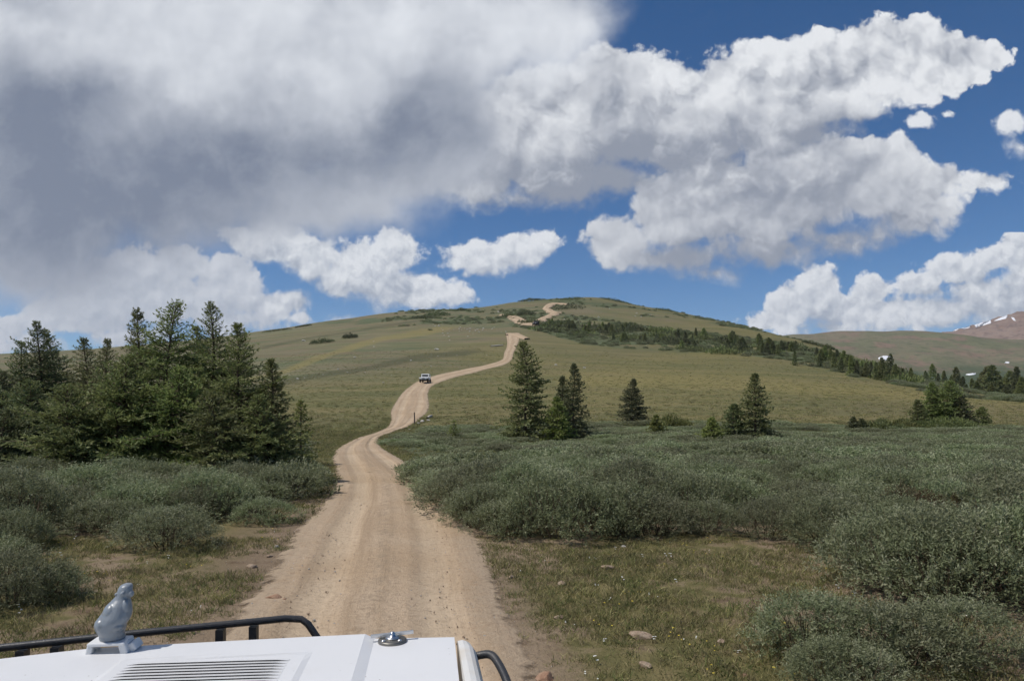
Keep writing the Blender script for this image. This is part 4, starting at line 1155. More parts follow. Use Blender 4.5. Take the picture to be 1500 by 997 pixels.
TUFTS = [tuft_mesh(700 + i, 18, 0.085, 0.05, 0.0060, GRASS) for i in range(3)] + [tuft_mesh(710 + i, 16, 0.07, 0.05, 0.0070, GRASS_G, 0.8) for i in range(2)]
BIGT = [tuft_mesh(720 + i, 26, 0.28, 0.22, 0.028, GRASS if i < 2 else GRASS_G, 0.5) for i in range(4)]
r_ = np.random.default_rng(31)
def spread(n, x0, x1, y0, y1):
    return r_.uniform(x0, x1, n), r_.uniform(y0, y1, n)
sx, sy = spread(46000, -12.5, 11.5, 3.4, 14.0)
d = road_dist(sx, sy)
cl = fbm(sx * 0.9, sy * 0.9, 3, 71) + 0.5 * fbm(sx * 3.1, sy * 3.1, 2, 72)
ok = (d > 0.06) & (np.abs(sx) < sy * 0.82 + 0.6) & (cl + 0.11 + np.clip(d - 0.1, 0, 0.6) * 0.35 - 0.10 * (sx < -0.19 * sy) + 0.16 * (sx > -0.19 * sy) * np.clip(1.2 - d, 0, 1) > r_.random(len(sx)) * 0.30) & ~inside(RP, sx, sy) & ~inside(LP_, sx, sy)
sx, sy, cl = sx[ok], sy[ok], cl[ok]
scatter('grass', np.c_[sx, sy, gz(sx, sy) - 0.005], np.c_[r_.normal(size=(len(sx), 2)) * 0.1, r_.random(len(sx)) * 6.28], r_.uniform(0.55, 1.15, len(sx)) * (1 + cl * 0.6), TUFTS)
print('tufts', len(sx))
# verge and middle strips of the road, and grass creeping round the heath
sx, sy = spread(42000, -22, 26, 12, 62)
d = road_dist(sx, sy)
ok = (d > 0.0) & (np.abs(sx) < sy * 0.8) & (d < 0.8)
vx, vy = sx[ok], sy[ok]
strip = []; nstrip = 0
for a, b, wpx in [((550, 641), (538, 650), 4), ((538, 650), (529, 661), 5), ((529, 661), (525, 673), 5), ((539, 686), (551, 712), 3)]:
    for k in range(38):
        t = r_.random(); p = at(a[0] + (b[0] - a[0]) * t + r_.normal() * wpx * 0.22, a[1] + (b[1] - a[1]) * t); strip.append((p.x, p.y)); nstrip += 1
gx, gy = spread(16000, -14, 45, 15, 60)
og = inside(RPF, gx, gy) & (np.abs(gx) < gy * 0.8) & (road_dist(gx, gy) > 0.3)
strip += list(zip(gx[og][:7000], gy[og][:7000]))
gx, gy = spread(9000, -28, -4, 22, 46)
og = ~inside(LP_, gx, gy) & ~inside(RP, gx, gy) & (road_dist(gx, gy) > 0.3) & (gx > -gy * 0.8)
strip += list(zip(gx[og], gy[og]))
strip = np.array(strip); nv0 = len(vx); vx = np.r_[vx, strip[:, 0]]; vy = np.r_[vy, strip[:, 1]]
scatter('verge_grass', np.c_[vx, vy, gz(vx, vy)], np.c_[np.zeros((len(vx), 2)), r_.random(len(vx)) * 6.28], np.where((np.arange(len(vx)) >= nv0) & (np.arange(len(vx)) < nv0 + nstrip), 0.5, 1.0) * r_.uniform(0.22, 0.48, len(vx)), BIGT)
# meadow beyond the heath
n = 30000
yy = 44 + 150 * r_.random(n) ** 2.2; cc = r_.uniform(-60, 1560, n); xx = (cc - CX) / F * yy
ok = (road_dist(xx, yy) > 0.4) & (bushy(xx, yy) < 0.3) & ~inside(RP, xx, yy)
xx, yy = xx[ok], yy[ok]
scatter('meadow_grass', np.c_[xx, yy, gz(xx, yy) - 0.02], np.c_[np.zeros((len(xx), 2)), r_.random(len(xx)) * 6.28], r_.uniform(0.35, 0.75, len(xx)), BIGT)

def flower_mesh(seed, col):
    r = np.random.default_rng(seed); m = simple_mat('petal', col, 0.7, 0.2)
    V_, Fc = [], []
    for k in range(3):
        c = np.array([r.normal() * 0.03, r.normal() * 0.03, r.uniform(0.025, 0.06)]); n = 6; rad = r.uniform(0.005, 0.009)
        b = len(V_)
        for j in range(n):
            a = j * 2 * math.pi / n
            V_.append(c + np.array([math.cos(a) * rad, math.sin(a) * rad, 0.004 * (j % 2)]))
        V_.append(c + np.array([0, 0, 0.004]))
        for j in range(n): Fc.append((b + j, b + (j + 1) % n, b + n))
    return mesh_obj('flower', V_, Fc, m, link=False).data
sx, sy = spread(620, -11, 10, 4.6, 13)
ok = (road_dist(sx, sy) > 0.3) & ~inside(RP, sx, sy) & ~inside(LP_, sx, sy) & (fbm(sx, sy, 2, 81) > -0.05)
sx, sy = sx[ok], sy[ok]
scatter('wildflowers', np.c_[sx, sy, gz(sx, sy)], np.c_[np.zeros((len(sx), 2)), r_.random(len(sx)) * 6.28], r_.uniform(0.8, 1.5, len(sx)), [flower_mesh(1, (0.75, 0.74, 0.70)), flower_mesh(2, (0.72, 0.72, 0.66)), flower_mesh(3, (0.70, 0.52, 0.06))])

def rock_mesh(seed, mat, flat=0.6, cuts=9, sub=3):
    r = np.random.default_rng(seed); bm = bmesh.new(); bmesh.ops.create_icosphere(bm, subdivisions=sub, radius=0.5)
    dirs = unit(r.normal(size=(cuts, 3))); off = r.uniform(0.26, 0.42, cuts)
    for v in bm.verts:
        p = np.array(v.co)
        for dd, of in zip(dirs, off):
            k = p @ dd - of
            if k > 0: p = p - dd * k * 0.93
        p = p * (1 + 0.10 * (fbm(p[0:1] * 4 + seed, p[1:2] * 4 + p[2] * 3, 3, seed)[0]))
        p[2] *= flat
        v.co = p
    me = bpy.data.meshes.new('rock'); bm.to_mesh(me); bm.free(); me.materials.append(mat); return me
def rock_mat(name, a, b, c):
    m, nt, o = new_mat(name); tc = nt.node('ShaderNodeTexCoord').outputs['Object']
    n1 = nt.noise(tc, 3.0, 6, 0.65); n2 = nt.noise(tc, 14.0, 5, 0.7)
    col = nt.mix(nt.sstep(n1, 0.4, 0.62), a, b); col = nt.mix(nt.sstep(n2, 0.55, 0.68) * 0.7, col, c)
    bb = principled(nt, col, 0.9, 0.2, normal=bump(nt, n1 + n2, 0.6, 0.05)); nt.l.new(bb.outputs[0], o.inputs[0]); return m
ROCK_T = rock_mat('tan_stone', (0.36, 0.26, 0.18), (0.45, 0.35, 0.26), (0.25, 0.18, 0.13))
ROCK_R = rock_mat('red_stone', (0.33, 0.19, 0.12), (0.42, 0.27, 0.18), (0.22, 0.13, 0.09))
ROCK_G = rock_mat('grey_stone', (0.40, 0.37, 0.33), (0.50, 0.47, 0.43), (0.28, 0.25, 0.22))
ROCK_W = rock_mat('pale_stone', (0.46, 0.43, 0.38), (0.56, 0.53, 0.48), (0.34, 0.30, 0.26))
PEB = [rock_mesh(800 + i, m, 0.6, 6, 2) for i, m in enumerate([ROCK_T, ROCK_T, ROCK_T, ROCK_W])]
sx, sy = spread(22000, -5.5, 2.0, 3.5, 16)
d = road_dist(sx, sy)
w = np.where((d > -0.75) & (d < 0.35), 0.40, 0.16) * (d < np.where(sx < -0.19 * sy, 0.9, 0.3)) * np.clip(1.2 - sy / 18, 0.1, 1)
ok = r_.random(len(sx)) < w
sx, sy = sx[ok], sy[ok]; sz = np.exp(r_.normal(size=len(sx)) * 0.5) * 0.0105
scatter('gravel', np.c_[sx, sy, gz(sx, sy) + 0.030 * (road_dist(sx, sy) < 0)], r_.random((len(sx), 3)) * 6.28, np.clip(sz, 0.005, 0.032), PEB)

# ---------------------------------------------------------------- stones one can point at
RKM = {'T': [rock_mesh(820 + i, ROCK_T) for i in range(3)], 'R': [rock_mesh(830 + i, ROCK_R) for i in range(3)], 'G': [rock_mesh(840 + i, ROCK_G) for i in range(3)], 'W': [rock_mesh(850 + i, ROCK_W, 0.55) for i in range(3)]}
def rock(px, row, wpx, kind, label, k, group=None, asp=0.7, name='rock', sink=0.12):
    p = at(px, row); w = wpx / F * p.y
    o = bpy.data.objects.new(name, RKM[kind][k % 3]); COL.objects.link(o)
    o.location = p + Vector((0, 0, w * (0.22 - sink))); o.scale = (w * 1.15, w * asp * 1.15, w * 0.95); o.rotation_euler = (0, 0, k * 1.9)
    return tag(o, label, 'rock', group)
SG = 'loose stones along the road'
for k, (px, row, w, kd, lab) in enumerate([
 (399, 878, 26, 'R', 'reddish broken rock, bigger one of a pair at the left road edge'), (416, 880, 14, 'R', 'reddish broken rock, smaller one of a pair at the left road edge'),
 (368, 830, 15, 'T', 'tan stone in the grass left of the road, beside the reddish pair'), (428, 833, 12, 'W', 'whitish stone on the left road shoulder'),
 (405, 799, 10, 'W', 'small pale stone on the left shoulder, nearest the willows'), (447, 801, 11, 'T', 'small tan stone on the road side of the left shoulder'),
 (444, 813, 10, 'T', 'small tan stone just below another on the left shoulder'), (395, 814, 10, 'T', 'small tan stone between grass and the left shoulder'),
 (436, 776, 9, 'T', 'small tan stone under the end of the left thicket'), (460, 788, 8, 'T', 'tiny tan stone on the upper left shoulder'),
 (890, 834, 19, 'T', 'tan rounded stone in the middle of the right clearing'), (822, 857, 16, 'T', 'tan stone in the right clearing closer to the road'),
 (749, 845, 13, 'T', 'small tan stone at the right verge of the road'), (938, 938, 32, 'T', 'wide flat tan stone in the near part of the right clearing'),
 (1056, 946, 15, 'T', 'pointed tan stone left of the low bottom shrubs'), (819, 905, 14, 'T', 'small tan stone beside the bare patch right of the road'),
 (945, 979, 20, 'T', 'flat tan stone at the bottom of the right clearing'), (798, 994, 30, 'R', 'half buried reddish stone at the bottom edge, right of the truck'),
 (1092, 992, 10, 'R', 'small reddish stone at the bottom edge by the low shrubs'), (558, 737, 9, 'T', 'small stone lying in the middle of the road'),
 (569, 763, 7, 'T', 'tiny stone in the middle of the road, nearer than another'), (913, 800, 9, 'W', 'small pale stone at the foot of the right thicket'),
 (480, 866, 7, 'T', 'tiny stone on the left wheel track of the road'), (430, 852, 8, 'T', 'tiny tan stone above the reddish pair of rocks'), (672, 876, 6, 'W', 'tiny whitish stone on the right wheel track of the road')]):
    rock(px, row, w, kd, lab, k, SG)
for k, (px, row, w, kd, lab) in enumerate([(600, 629, 4, 'W', 'small whitish boulder at the road bend below the post'), (619, 618, 9, 'G', 'grey boulder pile stone, widest at the right side of the road bend'), (627, 616, 6, 'G', 'grey boulder right of the widest one at the road bend'), (613, 620, 5, 'G', 'grey boulder left of the widest one at the road bend')]):
    rock(px, row, w, kd, lab, k, 'boulders at the road bend')
HG = 'pale rocks scattered on the hillside'
rr = random.Random(5)
field = [(640, 513, 7), (643, 478, 5), (520, 524, 4), (436, 556, 5), (495, 540, 4), (445, 500, 5), (602, 528, 4), (814, 535, 5), (856, 539, 4), (800, 452, 4), (683, 449, 5), (730, 437.8 + 18, 4)]
for i in range(34):
    field.append((rr.gauss(668, 26), rr.gauss(483, 4.5), rr.uniform(1.2, 3.2)))
for i in range(16):
    field.append((rr.uniform(430, 720), rr.uniform(490, 560), rr.uniform(1.6, 3.0)))
for i in range(12):
    field.append((rr.uniform(800, 960), rr.uniform(452, 470), rr.uniform(1.6, 3.0)))
for k, (px, row, w) in enumerate(field):
    if k == 0: rock(px, row, w, 'W', 'largest pale boulder on the open slope above the white off-road car', k, None)
    else: rock(px, row, w, 'W', 'small pale rock lying on the open grassy hillside', k, HG)

# ---------------------------------------------------------------- road-bend post and log
WOOD = simple_mat('weathered_wood', (0.16, 0.13, 0.105), 0.9, 0.1, dirt=(0.09, 0.075, 0.06), dscale=20)
WOODP = simple_mat('bleached_wood', (0.50, 0.44, 0.36), 0.9, 0.1, dirt=(0.35, 0.30, 0.24), dscale=12)
p = at(607, 620.5); hh = 17 / F * p.y
m = Mesh(); m.add(*tube([(0, 0, -0.2), (0.01, 0, hh * 0.5), (0.0, 0.01, hh)], [0.06, 0.055, 0.05], 8)); m.add(*tube([(0, 0.01, hh), (0, 0.01, hh + 0.015)], [0.05, 0.02], 8))
o = mesh_obj('marker_post', m.v, m.f, WOOD, smooth=False); o.location = p; tag(o, 'thin dark wooden post at the right side of the road bend', 'post')
a, b = at(626, 613.5), at(632.5, 610.0)
m = Mesh(); m.add(*tube([a + Vector((0, 0, .10)), a.lerp(b, .5) + Vector((0, 0, .14)), b + Vector((0, 0, .12))], [0.10, 0.11, 0.08], 9))
o = mesh_obj('log', m.v, m.f, WOODP, smooth=True); tag(o, 'bleached fallen log beside the grey boulders at the road bend', 'log')
a, b = at(719, 509.5), at(737, 507.8)  # bare tan scar on the slope, made up here as a log shape
m = Mesh(); m.add(*tube([a + Vector((0, 0, .15)), a.lerp(b, .5) + Vector((0, 0, .18)), b + Vector((0, 0, .15))], [0.22, 0.24, 0.18], 9))
o = mesh_obj('log', m.v, m.f, WOODP, smooth=True); tag(o, 'long tan scar on the grass left of the upper road, built as a log', 'log')
# ---------------------------------------------------------------- small solids
def box_bm(bm, c, s, bev=0.0, rot=None):
    r = bmesh.ops.create_cube(bm, size=1.0)
    vs = r['verts']
    for v in vs: v.co = Vector((v.co.x * s[0], v.co.y * s[1], v.co.z * s[2]))
    if bev > 0:
        es = list({e for v in vs for e in v.link_edges})
        rb = bmesh.ops.bevel(bm, geom=es, offset=bev, segments=2, profile=0.5, affect='EDGES')
        vs = list({v for f in rb['faces'] for v in f.verts} | {v for v in vs if v.is_valid})
    if rot is not None:
        for v in vs: v.co = rot @ v.co
    for v in vs: v.co += Vector(c)
    return vs
def bm_obj(name, bm, mat, parent=None, smooth=False):
    bmesh.ops.recalc_face_normals(bm, faces=bm.faces)
    me = bpy.data.meshes.new(name); bm.to_mesh(me); bm.free()
    for m in (mat if isinstance(mat, (list, tuple)) else [mat]): me.materials.append(m)
    if smooth: me.polygons.foreach_set('use_smooth', np.ones(len(me.polygons), bool))
    o = bpy.data.objects.new(name, me); COL.objects.link(o)
    if parent is not None: o.parent = parent
    return o
def boxes(name, lst, mat, parent, bev=0.01):
    bm = bmesh.new()
    for c, s in lst: box_bm(bm, c, s, min(bev, min(s) * 0.35))
    return bm_obj(name, bm, mat, parent)
def lathe(bm, prof, c, axis='X', n=24):
    c = Vector(c); rings = []
    for a_, r_ in prof:
        ring = []
        for k in range(n):
            t = 2 * math.pi * k / n
            q = {'X': (a_, r_ * math.cos(t), r_ * math.sin(t)), 'Y': (r_ * math.cos(t), a_, r_ * math.sin(t)), 'Z': (r_ * math.cos(t), r_ * math.sin(t), a_)}[axis]
            ring.append(bm.verts.new(c + Vector(q)))
        rings.append(ring)
    for i in range(len(rings) - 1):
        for k in range(n): bm.faces.new((rings[i][k], rings[i][(k + 1) % n], rings[i + 1][(k + 1) % n], rings[i + 1][k]))
    bm.faces.new(rings[0]); bm.faces.new(rings[-1])
def sheet(name, xs, ys, zf, mat, parent, thick=0.02):
    """a curved panel with thickness"""
    top = [[Vector((x, y, zf(x, y))) for x in xs] for y in ys]
    bm = bmesh.new(); tv = [[bm.verts.new(p) for p in row] for row in top]; bv = [[bm.verts.new(p - Vector((0, 0, thick))) for p in row] for row in top]
    ny, nx = len(ys), len(xs)
    for j in range(ny - 1):
        for i in range(nx - 1):
            bm.faces.new((tv[j][i], tv[j][i + 1], tv[j + 1][i + 1], tv[j + 1][i])); bm.faces.new((bv[j][i], bv[j + 1][i], bv[j + 1][i + 1], bv[j][i + 1]))
    for j in range(ny - 1):
        for i in (0, nx - 1): bm.faces.new((tv[j][i], tv[j + 1][i], bv[j + 1][i], bv[j][i]))
    for i in range(nx - 1):
        for j in (0, ny - 1): bm.faces.new((tv[j][i], bv[j][i], bv[j][i + 1], tv[j][i + 1]))
    return bm_obj(name, bm, mat, parent)

TYRE = simple_mat('tyre_rubber', (0.022, 0.021, 0.020), 0.85, 0.2, dirt=(0.12, 0.09, 0.06), dscale=5)
STEEL = simple_mat('rim_steel', (0.35, 0.35, 0.36), 0.45, 0.5, 0.8)
GLASSD = simple_mat('lamp_glass', (0.55, 0.57, 0.60), 0.12, 0.6)
WINDOW = simple_mat('window_glass', (0.035, 0.040, 0.045), 0.06, 0.6)
SEATM = simple_mat('seat_vinyl', (0.075, 0.035, 0.030), 0.7, 0.3)
BLACKM = simple_mat('black_trim', (0.020, 0.020, 0.021), 0.5, 0.4)
def wheel(parent, x, y, z, r=0.38, w=0.24):
    bm = bmesh.new(); lathe(bm, [(-w / 2, r * .62), (-w / 2, r * .93), (-w * .36, r), (w * .36, r), (w / 2, r * .93), (w / 2, r * .62)], (0, 0, 0), 'X', 28)
    t = bm_obj('wheel', bm, TYRE, parent, True); t.location = (x, y, z)
    bm = bmesh.new(); lathe(bm, [(-w * .52, r * .10), (-w * .40, r * .30), (-w * .30, r * .62), (w * .30, r * .62), (w * .40, r * .30), (w * .52, r * .10)], (0, 0, 0), 'X', 20)
    bm_obj('rim', bm, STEEL, t, True)
    return t
def offroader(paint, label, loc, heading, scale=1.0, soft_top=False):
    """open off-road car, 1.75 m wide; heading turns its nose (local -y) """
    e = empty('off_road_car', loc, heading, scale); tag(e, label, 'off-road car')
    boxes('body', [((0, 0.75, 0.80), (1.50, 1.75, 0.52)), ((0, -0.95, 0.76), (1.06, 1.60, 0.40)), ((0, -1.72, 0.74), (1.12, 0.10, 0.46)), ((0, 1.55, 0.92), (1.50, 0.12, 0.56))], paint, e, 0.05)
    boxes('hood', [((0, -0.98, 1.00), (1.10, 1.48, 0.09)), ((0, -1.0, 1.055), (0.55, 1.3, 0.03))], paint, e, 0.03)
    for s in (-1, 1):
        boxes('fender', [((s * 0.71, -1.10, 0.93), (0.34, 0.98, 0.07)), ((s * 0.71, -1.60, 0.84), (0.34, 0.07, 0.18)), ((s * 0.80, 1.18, 0.96), (0.16, 0.80, 0.06))], paint, e, 0.02)
        bm = bmesh.new(); lathe(bm, [(-0.05, 0.105), (0.02, 0.105), (0.035, 0.07), (0.04, 0.01)], (0, 0, 0), 'Y', 18)
        h = bm_obj('headlight', bm, GLASSD, e, True); h.location = (s * 0.40, -1.79, 0.82); h.rotation_euler = (0, 0, math.pi)
        wheel(e, s * 0.74, -1.18, 0.38); wheel(e, s * 0.74, 1.18, 0.38)
        boxes('seat', [((s * 0.36, 0.35, 1.05), (0.46, 0.48, 0.16)), ((s * 0.36, 0.62, 1.32), (0.44, 0.14, 0.62))], SEATM, e, 0.04)
        boxes('mirror', [((s * 0.86, -0.12, 1.30), (0.16, 0.06, 0.18)), ((s * 0.78, -0.12, 1.22), (0.10, 0.03, 0.03))], BLACKM, e, 0.01)
    boxes('grille', [((x, -1.775, 0.76), (0.045, 0.012, 0.26)) for x in (-0.21, -0.14, -0.07, 0, 0.07, 0.14, 0.21)], BLACKM, e, 0.004)
    boxes('bumper', [((0, -1.90, 0.54), (1.56, 0.14, 0.15)), ((0, 1.72, 0.58), (1.5, 0.12, 0.14)), ((-0.4, -1.80, 0.54), (0.08, 0.2, 0.10)), ((0.4, -1.80, 0.54), (0.08, 0.2, 0.10))], BLACKM, e, 0.02)
    # windscreen leaning back, with frame
    tilt = Matrix.Rotation(R(-14), 3, 'X')
    bm = bmesh.new()
    for c, s in (((0, 0, 0.60), (1.46, 0.06, 0.13)), ((0, 0, 0.03), (1.46, 0.06, 0.10)), ((-0.67, 0, 0.31), (0.13, 0.06, 0.48)), ((0.67, 0, 0.31), (0.13, 0.06, 0.48))): box_bm(bm, c, s, 0.012)
    f = bm_obj('windscreen', bm, paint, e); f.location = (0, -0.20, 1.06); f.rotation_euler = (R(-14), 0, 0)
    boxes('pane', [((0, 0.0, 0.29), (1.24, 0.012, 0.44))], WINDOW, f, 0.001)
    m = Mesh()
    for y in (0.85, 1.45): m.add(*tube([(-0.68, y, 1.0), (-0.68, y, 1.62), (-0.60, y, 1.72), (0.60, y, 1.72), (0.68, y, 1.62), (0.68, y, 1.0)], [0.035] * 6, 8))
    for s in (-0.6, 0.6): m.add(*tube([(s, -0.05, 1.63), (s, 0.85, 1.72), (s, 1.45, 1.72)], [0.03] * 3, 8))
    mesh_obj('roll_bar', m.v, m.f, paint if not soft_top else BLACKM, e, smooth=True)
    if soft_top: boxes('soft_top', [((0, 0.72, 1.76), (1.40, 1.75, 0.05)), ((0, 1.56, 1.42), (1.40, 0.05, 0.62)), ((0.71, 1.2, 1.42), (0.04, 0.66, 0.62)), ((-0.71, 1.2, 1.42), (0.04, 0.66, 0.62))], BLACKM, e, 0.015)
    bm = bmesh.new(); lathe(bm, [(-0.02, 0.15), (0.0, 0.17), (0.02, 0.15)], (0, 0, 0), 'Y', 16); st = bm_obj('steering_wheel', bm, BLACKM, e, True); st.location = (0.36, 0.02, 1.16); st.rotation_euler = (R(-25), 0, 0)
    boxes('chassis', [((0, 0, 0.52), (0.9, 3.3, 0.12)), ((0, -1.18, 0.40), (1.3, 0.1, 0.1)), ((0, 1.18, 0.40), (1.3, 0.1, 0.1))], BLACKM, e, 0.02)
    return e
CARW = simple_mat('white_car_paint', (0.82, 0.82, 0.82), 0.45, 0.4, dirt=(0.72, 0.67, 0.60), dscale=2.0)
CARD = simple_mat('dark_car_paint', (0.045, 0.030, 0.030), 0.35, 0.5, coat=0.3)
p = at(623, 560.5)
offroader(CARW, 'small white open off-road car coming down the dirt road', p + Vector((0, 0, 0.10)), R(-4), 0.78)
p = at(785, 478.5)
offroader(CARD, 'dark off-road car at the trail junction near the top of the hill', p + Vector((0, 0, 0.30)), R(-20), 1.05, True)

# ---------------------------------------------------------------- the white truck the view is taken from
TRUCK_A = R(6.7)
TR = empty('white_truck', (0, 0, GROUND), TRUCK_A); tag(TR, 'white truck hood with louvres and black rail in front of the camera', 'truck')
ZH = -0.62 - GROUND                                   # hood height over ground
m_, nt_, o_ = new_mat('truck_white')
tc_ = nt_.node('ShaderNodeTexCoord').outputs['Object']
c_ = nt_.mix(nt_.sstep(nt_.noise(tc_, 2.2, 7, 0.65), 0.50, 0.75) * 0.35, (0.68, 0.68, 0.68), (0.57, 0.54, 0.49))
c_ = nt_.mix(nt_.sstep(nt_.noise(nt_.vmath('MULTIPLY', tc_, (14, 3, 3)), 4.0, 6, 0.7), 0.58, 0.72) * 0.12, c_, (0.52, 0.46, 0.38))
sp_ = nt_.voro(tc_, 34.0, 0)
c_ = nt_.mix(nt_.sstep(sp_, 0.085, 0.05) * nt_.sstep(nt_.noise(tc_, 6.0, 3, 0.5), 0.50, 0.60) * 0.7, c_, (0.22, 0.19, 0.15))
b_ = principled(nt_, c_, nt_.lin(nt_.noise(tc_, 9, 5, 0.6), 0.3, 0.7, 0.30, 0.50), 0.45, coat=0.15, normal=bump(nt_, nt_.noise(tc_, 5, 3, 0.5), 0.05, 0.01)); nt_.l.new(b_.outputs[0], o_.inputs[0])
TWHITE = m_
TFEND = simple_mat('aged_white', (0.64, 0.63, 0.60), 0.45, 0.4, dirt=(0.58, 0.53, 0.45), dscale=7)
TBLACK = simple_mat('black_powder_coat', (0.030, 0.031, 0.034), 0.42, 0.45, dirt=(0.09, 0.08, 0.07), dscale=12, bstr=0.15, bscale=300)
CHROME = simple_mat('chrome', (0.62, 0.62, 0.62), 0.30, 0.5, 1.0)
STUD = simple_mat('dull_steel', (0.20, 0.19, 0.17), 0.45, 0.5, 0.8)
XF = [(-1.75, 1.66), (-1.40, 1.72), (-1.10, 1.775), (-1.02, 1.79), (-0.835, 1.842), (-0.50, 1.875), (-0.30, 1.893), (-0.171, 1.903), (-0.14, 1.892), (0.064, 1.872)]
yfront = lambda x: float(np.interp(x, [a for a, _ in XF], [b for _, b in XF]))
def zhood(x, y):
    z = ZH + 0.010 - 0.03 * (max(0, y - 1.2)) ** 2 * 0.6
    z += float(np.interp(x, [-1.75, -1.2, -0.9, -0.172, -0.146, 0.064], [-0.03, 0.006, 0.013, 0.004, -0.006, -0.004]))
    z += float(np.interp(x, [-0.726, -0.712, -0.300, -0.286], [0, 0.004, 0.004, 0])) * float(np.interp(y, [1.725, 1.74], [1, 0]))
    return z
xs = sorted(set([-1.75, -1.55, -1.3, -1.1, -0.95, -0.835, -0.74, -0.726, -0.712, -0.6, -0.5, -0.4, -0.300, -0.286, -0.25, -0.20, -0.178, -0.172, -0.146, -0.140, -0.08, 0.0, 0.058, 0.064]))
vs_ = [0.0, 0.1, 0.25, 0.4, 0.5, 0.6, 0.7, 0.76, 0.80, 0.84, 0.88, 0.90, 0.915, 0.93, 0.96, 0.98, 0.99, 0.996, 1.0]
bm = bmesh.new(); top = []; bot = []
for v in vs_:
    ra, rb = [], []
    for x in xs:
        yf = yfront(x); y = 0.55 + (yf - 0.55) * v
        z = zhood(x, y)
        k = max(0.0, (v - 0.99) / 0.01); z -= 0.006 * k * k
        ra.append(bm.verts.new((x, y, z))); rb.append(bm.verts.new((x, y - 0.002, z - 0.022)))
    top.append(ra); bot.append(rb)
for j in range(len(vs_) - 1):
    for i in range(len(xs) - 1):
        bm.faces.new((top[j][i], top[j][i + 1], top[j + 1][i + 1], top[j + 1][i])); bm.faces.new((bot[j][i], bot[j + 1][i], bot[j + 1][i + 1], bot[j][i + 1]))
for j in range(len(vs_) - 1):
    for i in (0, len(xs) - 1): bm.faces.new((top[j][i], top[j + 1][i], bot[j + 1][i], bot[j][i]))
for i in range(len(xs) - 1):
    for j in (0, len(vs_) - 1): bm.faces.new((top[j][i], bot[j][i], bot[j][i + 1], top[j][i + 1]))
hood = bm_obj('hood', bm, TWHITE, TR)
# louvres: pressed lips with dark slots that face the cab
bm = bmesh.new(); dk = []
for k in range(17):
    y1 = 1.700 - 0.0183 * k
    xl, xr_ = -0.690, -0.330
    n = 14
    for i in range(n):
        a, b = xl + (xr_ - xl) * i / n, xl + (xr_ - xl) * (i + 1) / n
        ea = min(1, (a - xl) / 0.03, (xr_ - a) / 0.03); eb = min(1, (b - xl) / 0.03, (xr_ - b) / 0.03)
        za, zb = zhood(a, y1) + 0.0005, zhood(b, y1) + 0.0005
        q = [bm.verts.new(p) for p in ((a, y1 - 0.0125, za + 0.0027 * max(ea, 0.02)), (b, y1 - 0.0125, zb + 0.0027 * max(eb, 0.02)), (b, y1, zb), (a, y1, za), (a, y1 - 0.0125, za), (b, y1 - 0.0125, zb))]
        bm.faces.new((q[0], q[1], q[2], q[3])); f = bm.faces.new((q[4], q[5], q[1], q[0])); f.material_index = 1
louv = bm_obj('louvre_panel', bm, [TWHITE, BLACKM], hood)
# fender strip right of the shut line
prof = [(0.072, -0.004), (0.085, -0.002), (0.098, -0.004), (0.108, -0.010), (0.116, -0.022), (0.121, -0.040), (0.124, -0.09), (0.128, -0.20), (0.132, -0.42)]
bm = bmesh.new(); rows = []
ysf = [0.55, 0.9, 1.2, 1.5, 1.7, 1.80, 1.845, 1.862, 1.868]
for y in ysf:
    sh = max(0, (y - 1.80) / 0.068); rows.append([bm.verts.new((x + 0.010 * (1.868 - y) * 2 - (0.012 * sh * sh if i > 1 else 0), y, ZH + z - 0.012 * sh ** 3)) for i, (x, z) in enumerate(prof)] + [bm.verts.new((0.076, y, ZH - 0.42)), bm.verts.new((0.072, y, ZH - 0.03))])
for j in range(len(rows) - 1):
    n = len(rows[0])
    for i in range(n): bm.faces.new((rows[j][i], rows[j][(i + 1) % n], rows[j + 1][(i + 1) % n], rows[j + 1][i]))
bm.faces.new(rows[0]); bm.faces.new(rows[-1])
bm_obj('fender', bm, TFEND, TR, False)
boxes('fender', [((-1.82, 1.15, ZH - 0.24), (0.10, 1.2, 0.40))], TFEND, TR, 0.03)
boxes('body', [((-0.85, 1.10, ZH - 0.33), (1.66, 1.10, 0.56)), ((-0.85, 1.10, ZH - 0.75), (1.30, 1.0, 0.30))], TFEND, TR, 0.02)
boxes('grille', [((-0.85 + 0.09 * i, 1.655, ZH - 0.33), (0.035, 0.02, 0.36)) for i in range(-6, 7)], BLACKM, TR, 0.004)
for x in (-1.58, -0.12):
    bm = bmesh.new(); lathe(bm, [(-0.05, 0.10), (0.03, 0.10), (0.05, 0.07), (0.055, 0.01)], (x, 1.66, ZH - 0.30), 'Y', 24); bm_obj('headlight', bm, GLASSD, TR, True)
boxes('bumper', [((-0.85, 1.98, ZH - 0.72), (1.9, 0.16, 0.18)), ((-1.3, 1.75, ZH - 0.72), (0.1, 0.40, 0.12)), ((-0.4, 1.75, ZH - 0.72), (0.1, 0.40, 0.12))], TBLACK, TR, 0.02)
for x in (-1.62, -0.08):
    wheel(TR, x, 1.05, 0.42, 0.42, 0.26)
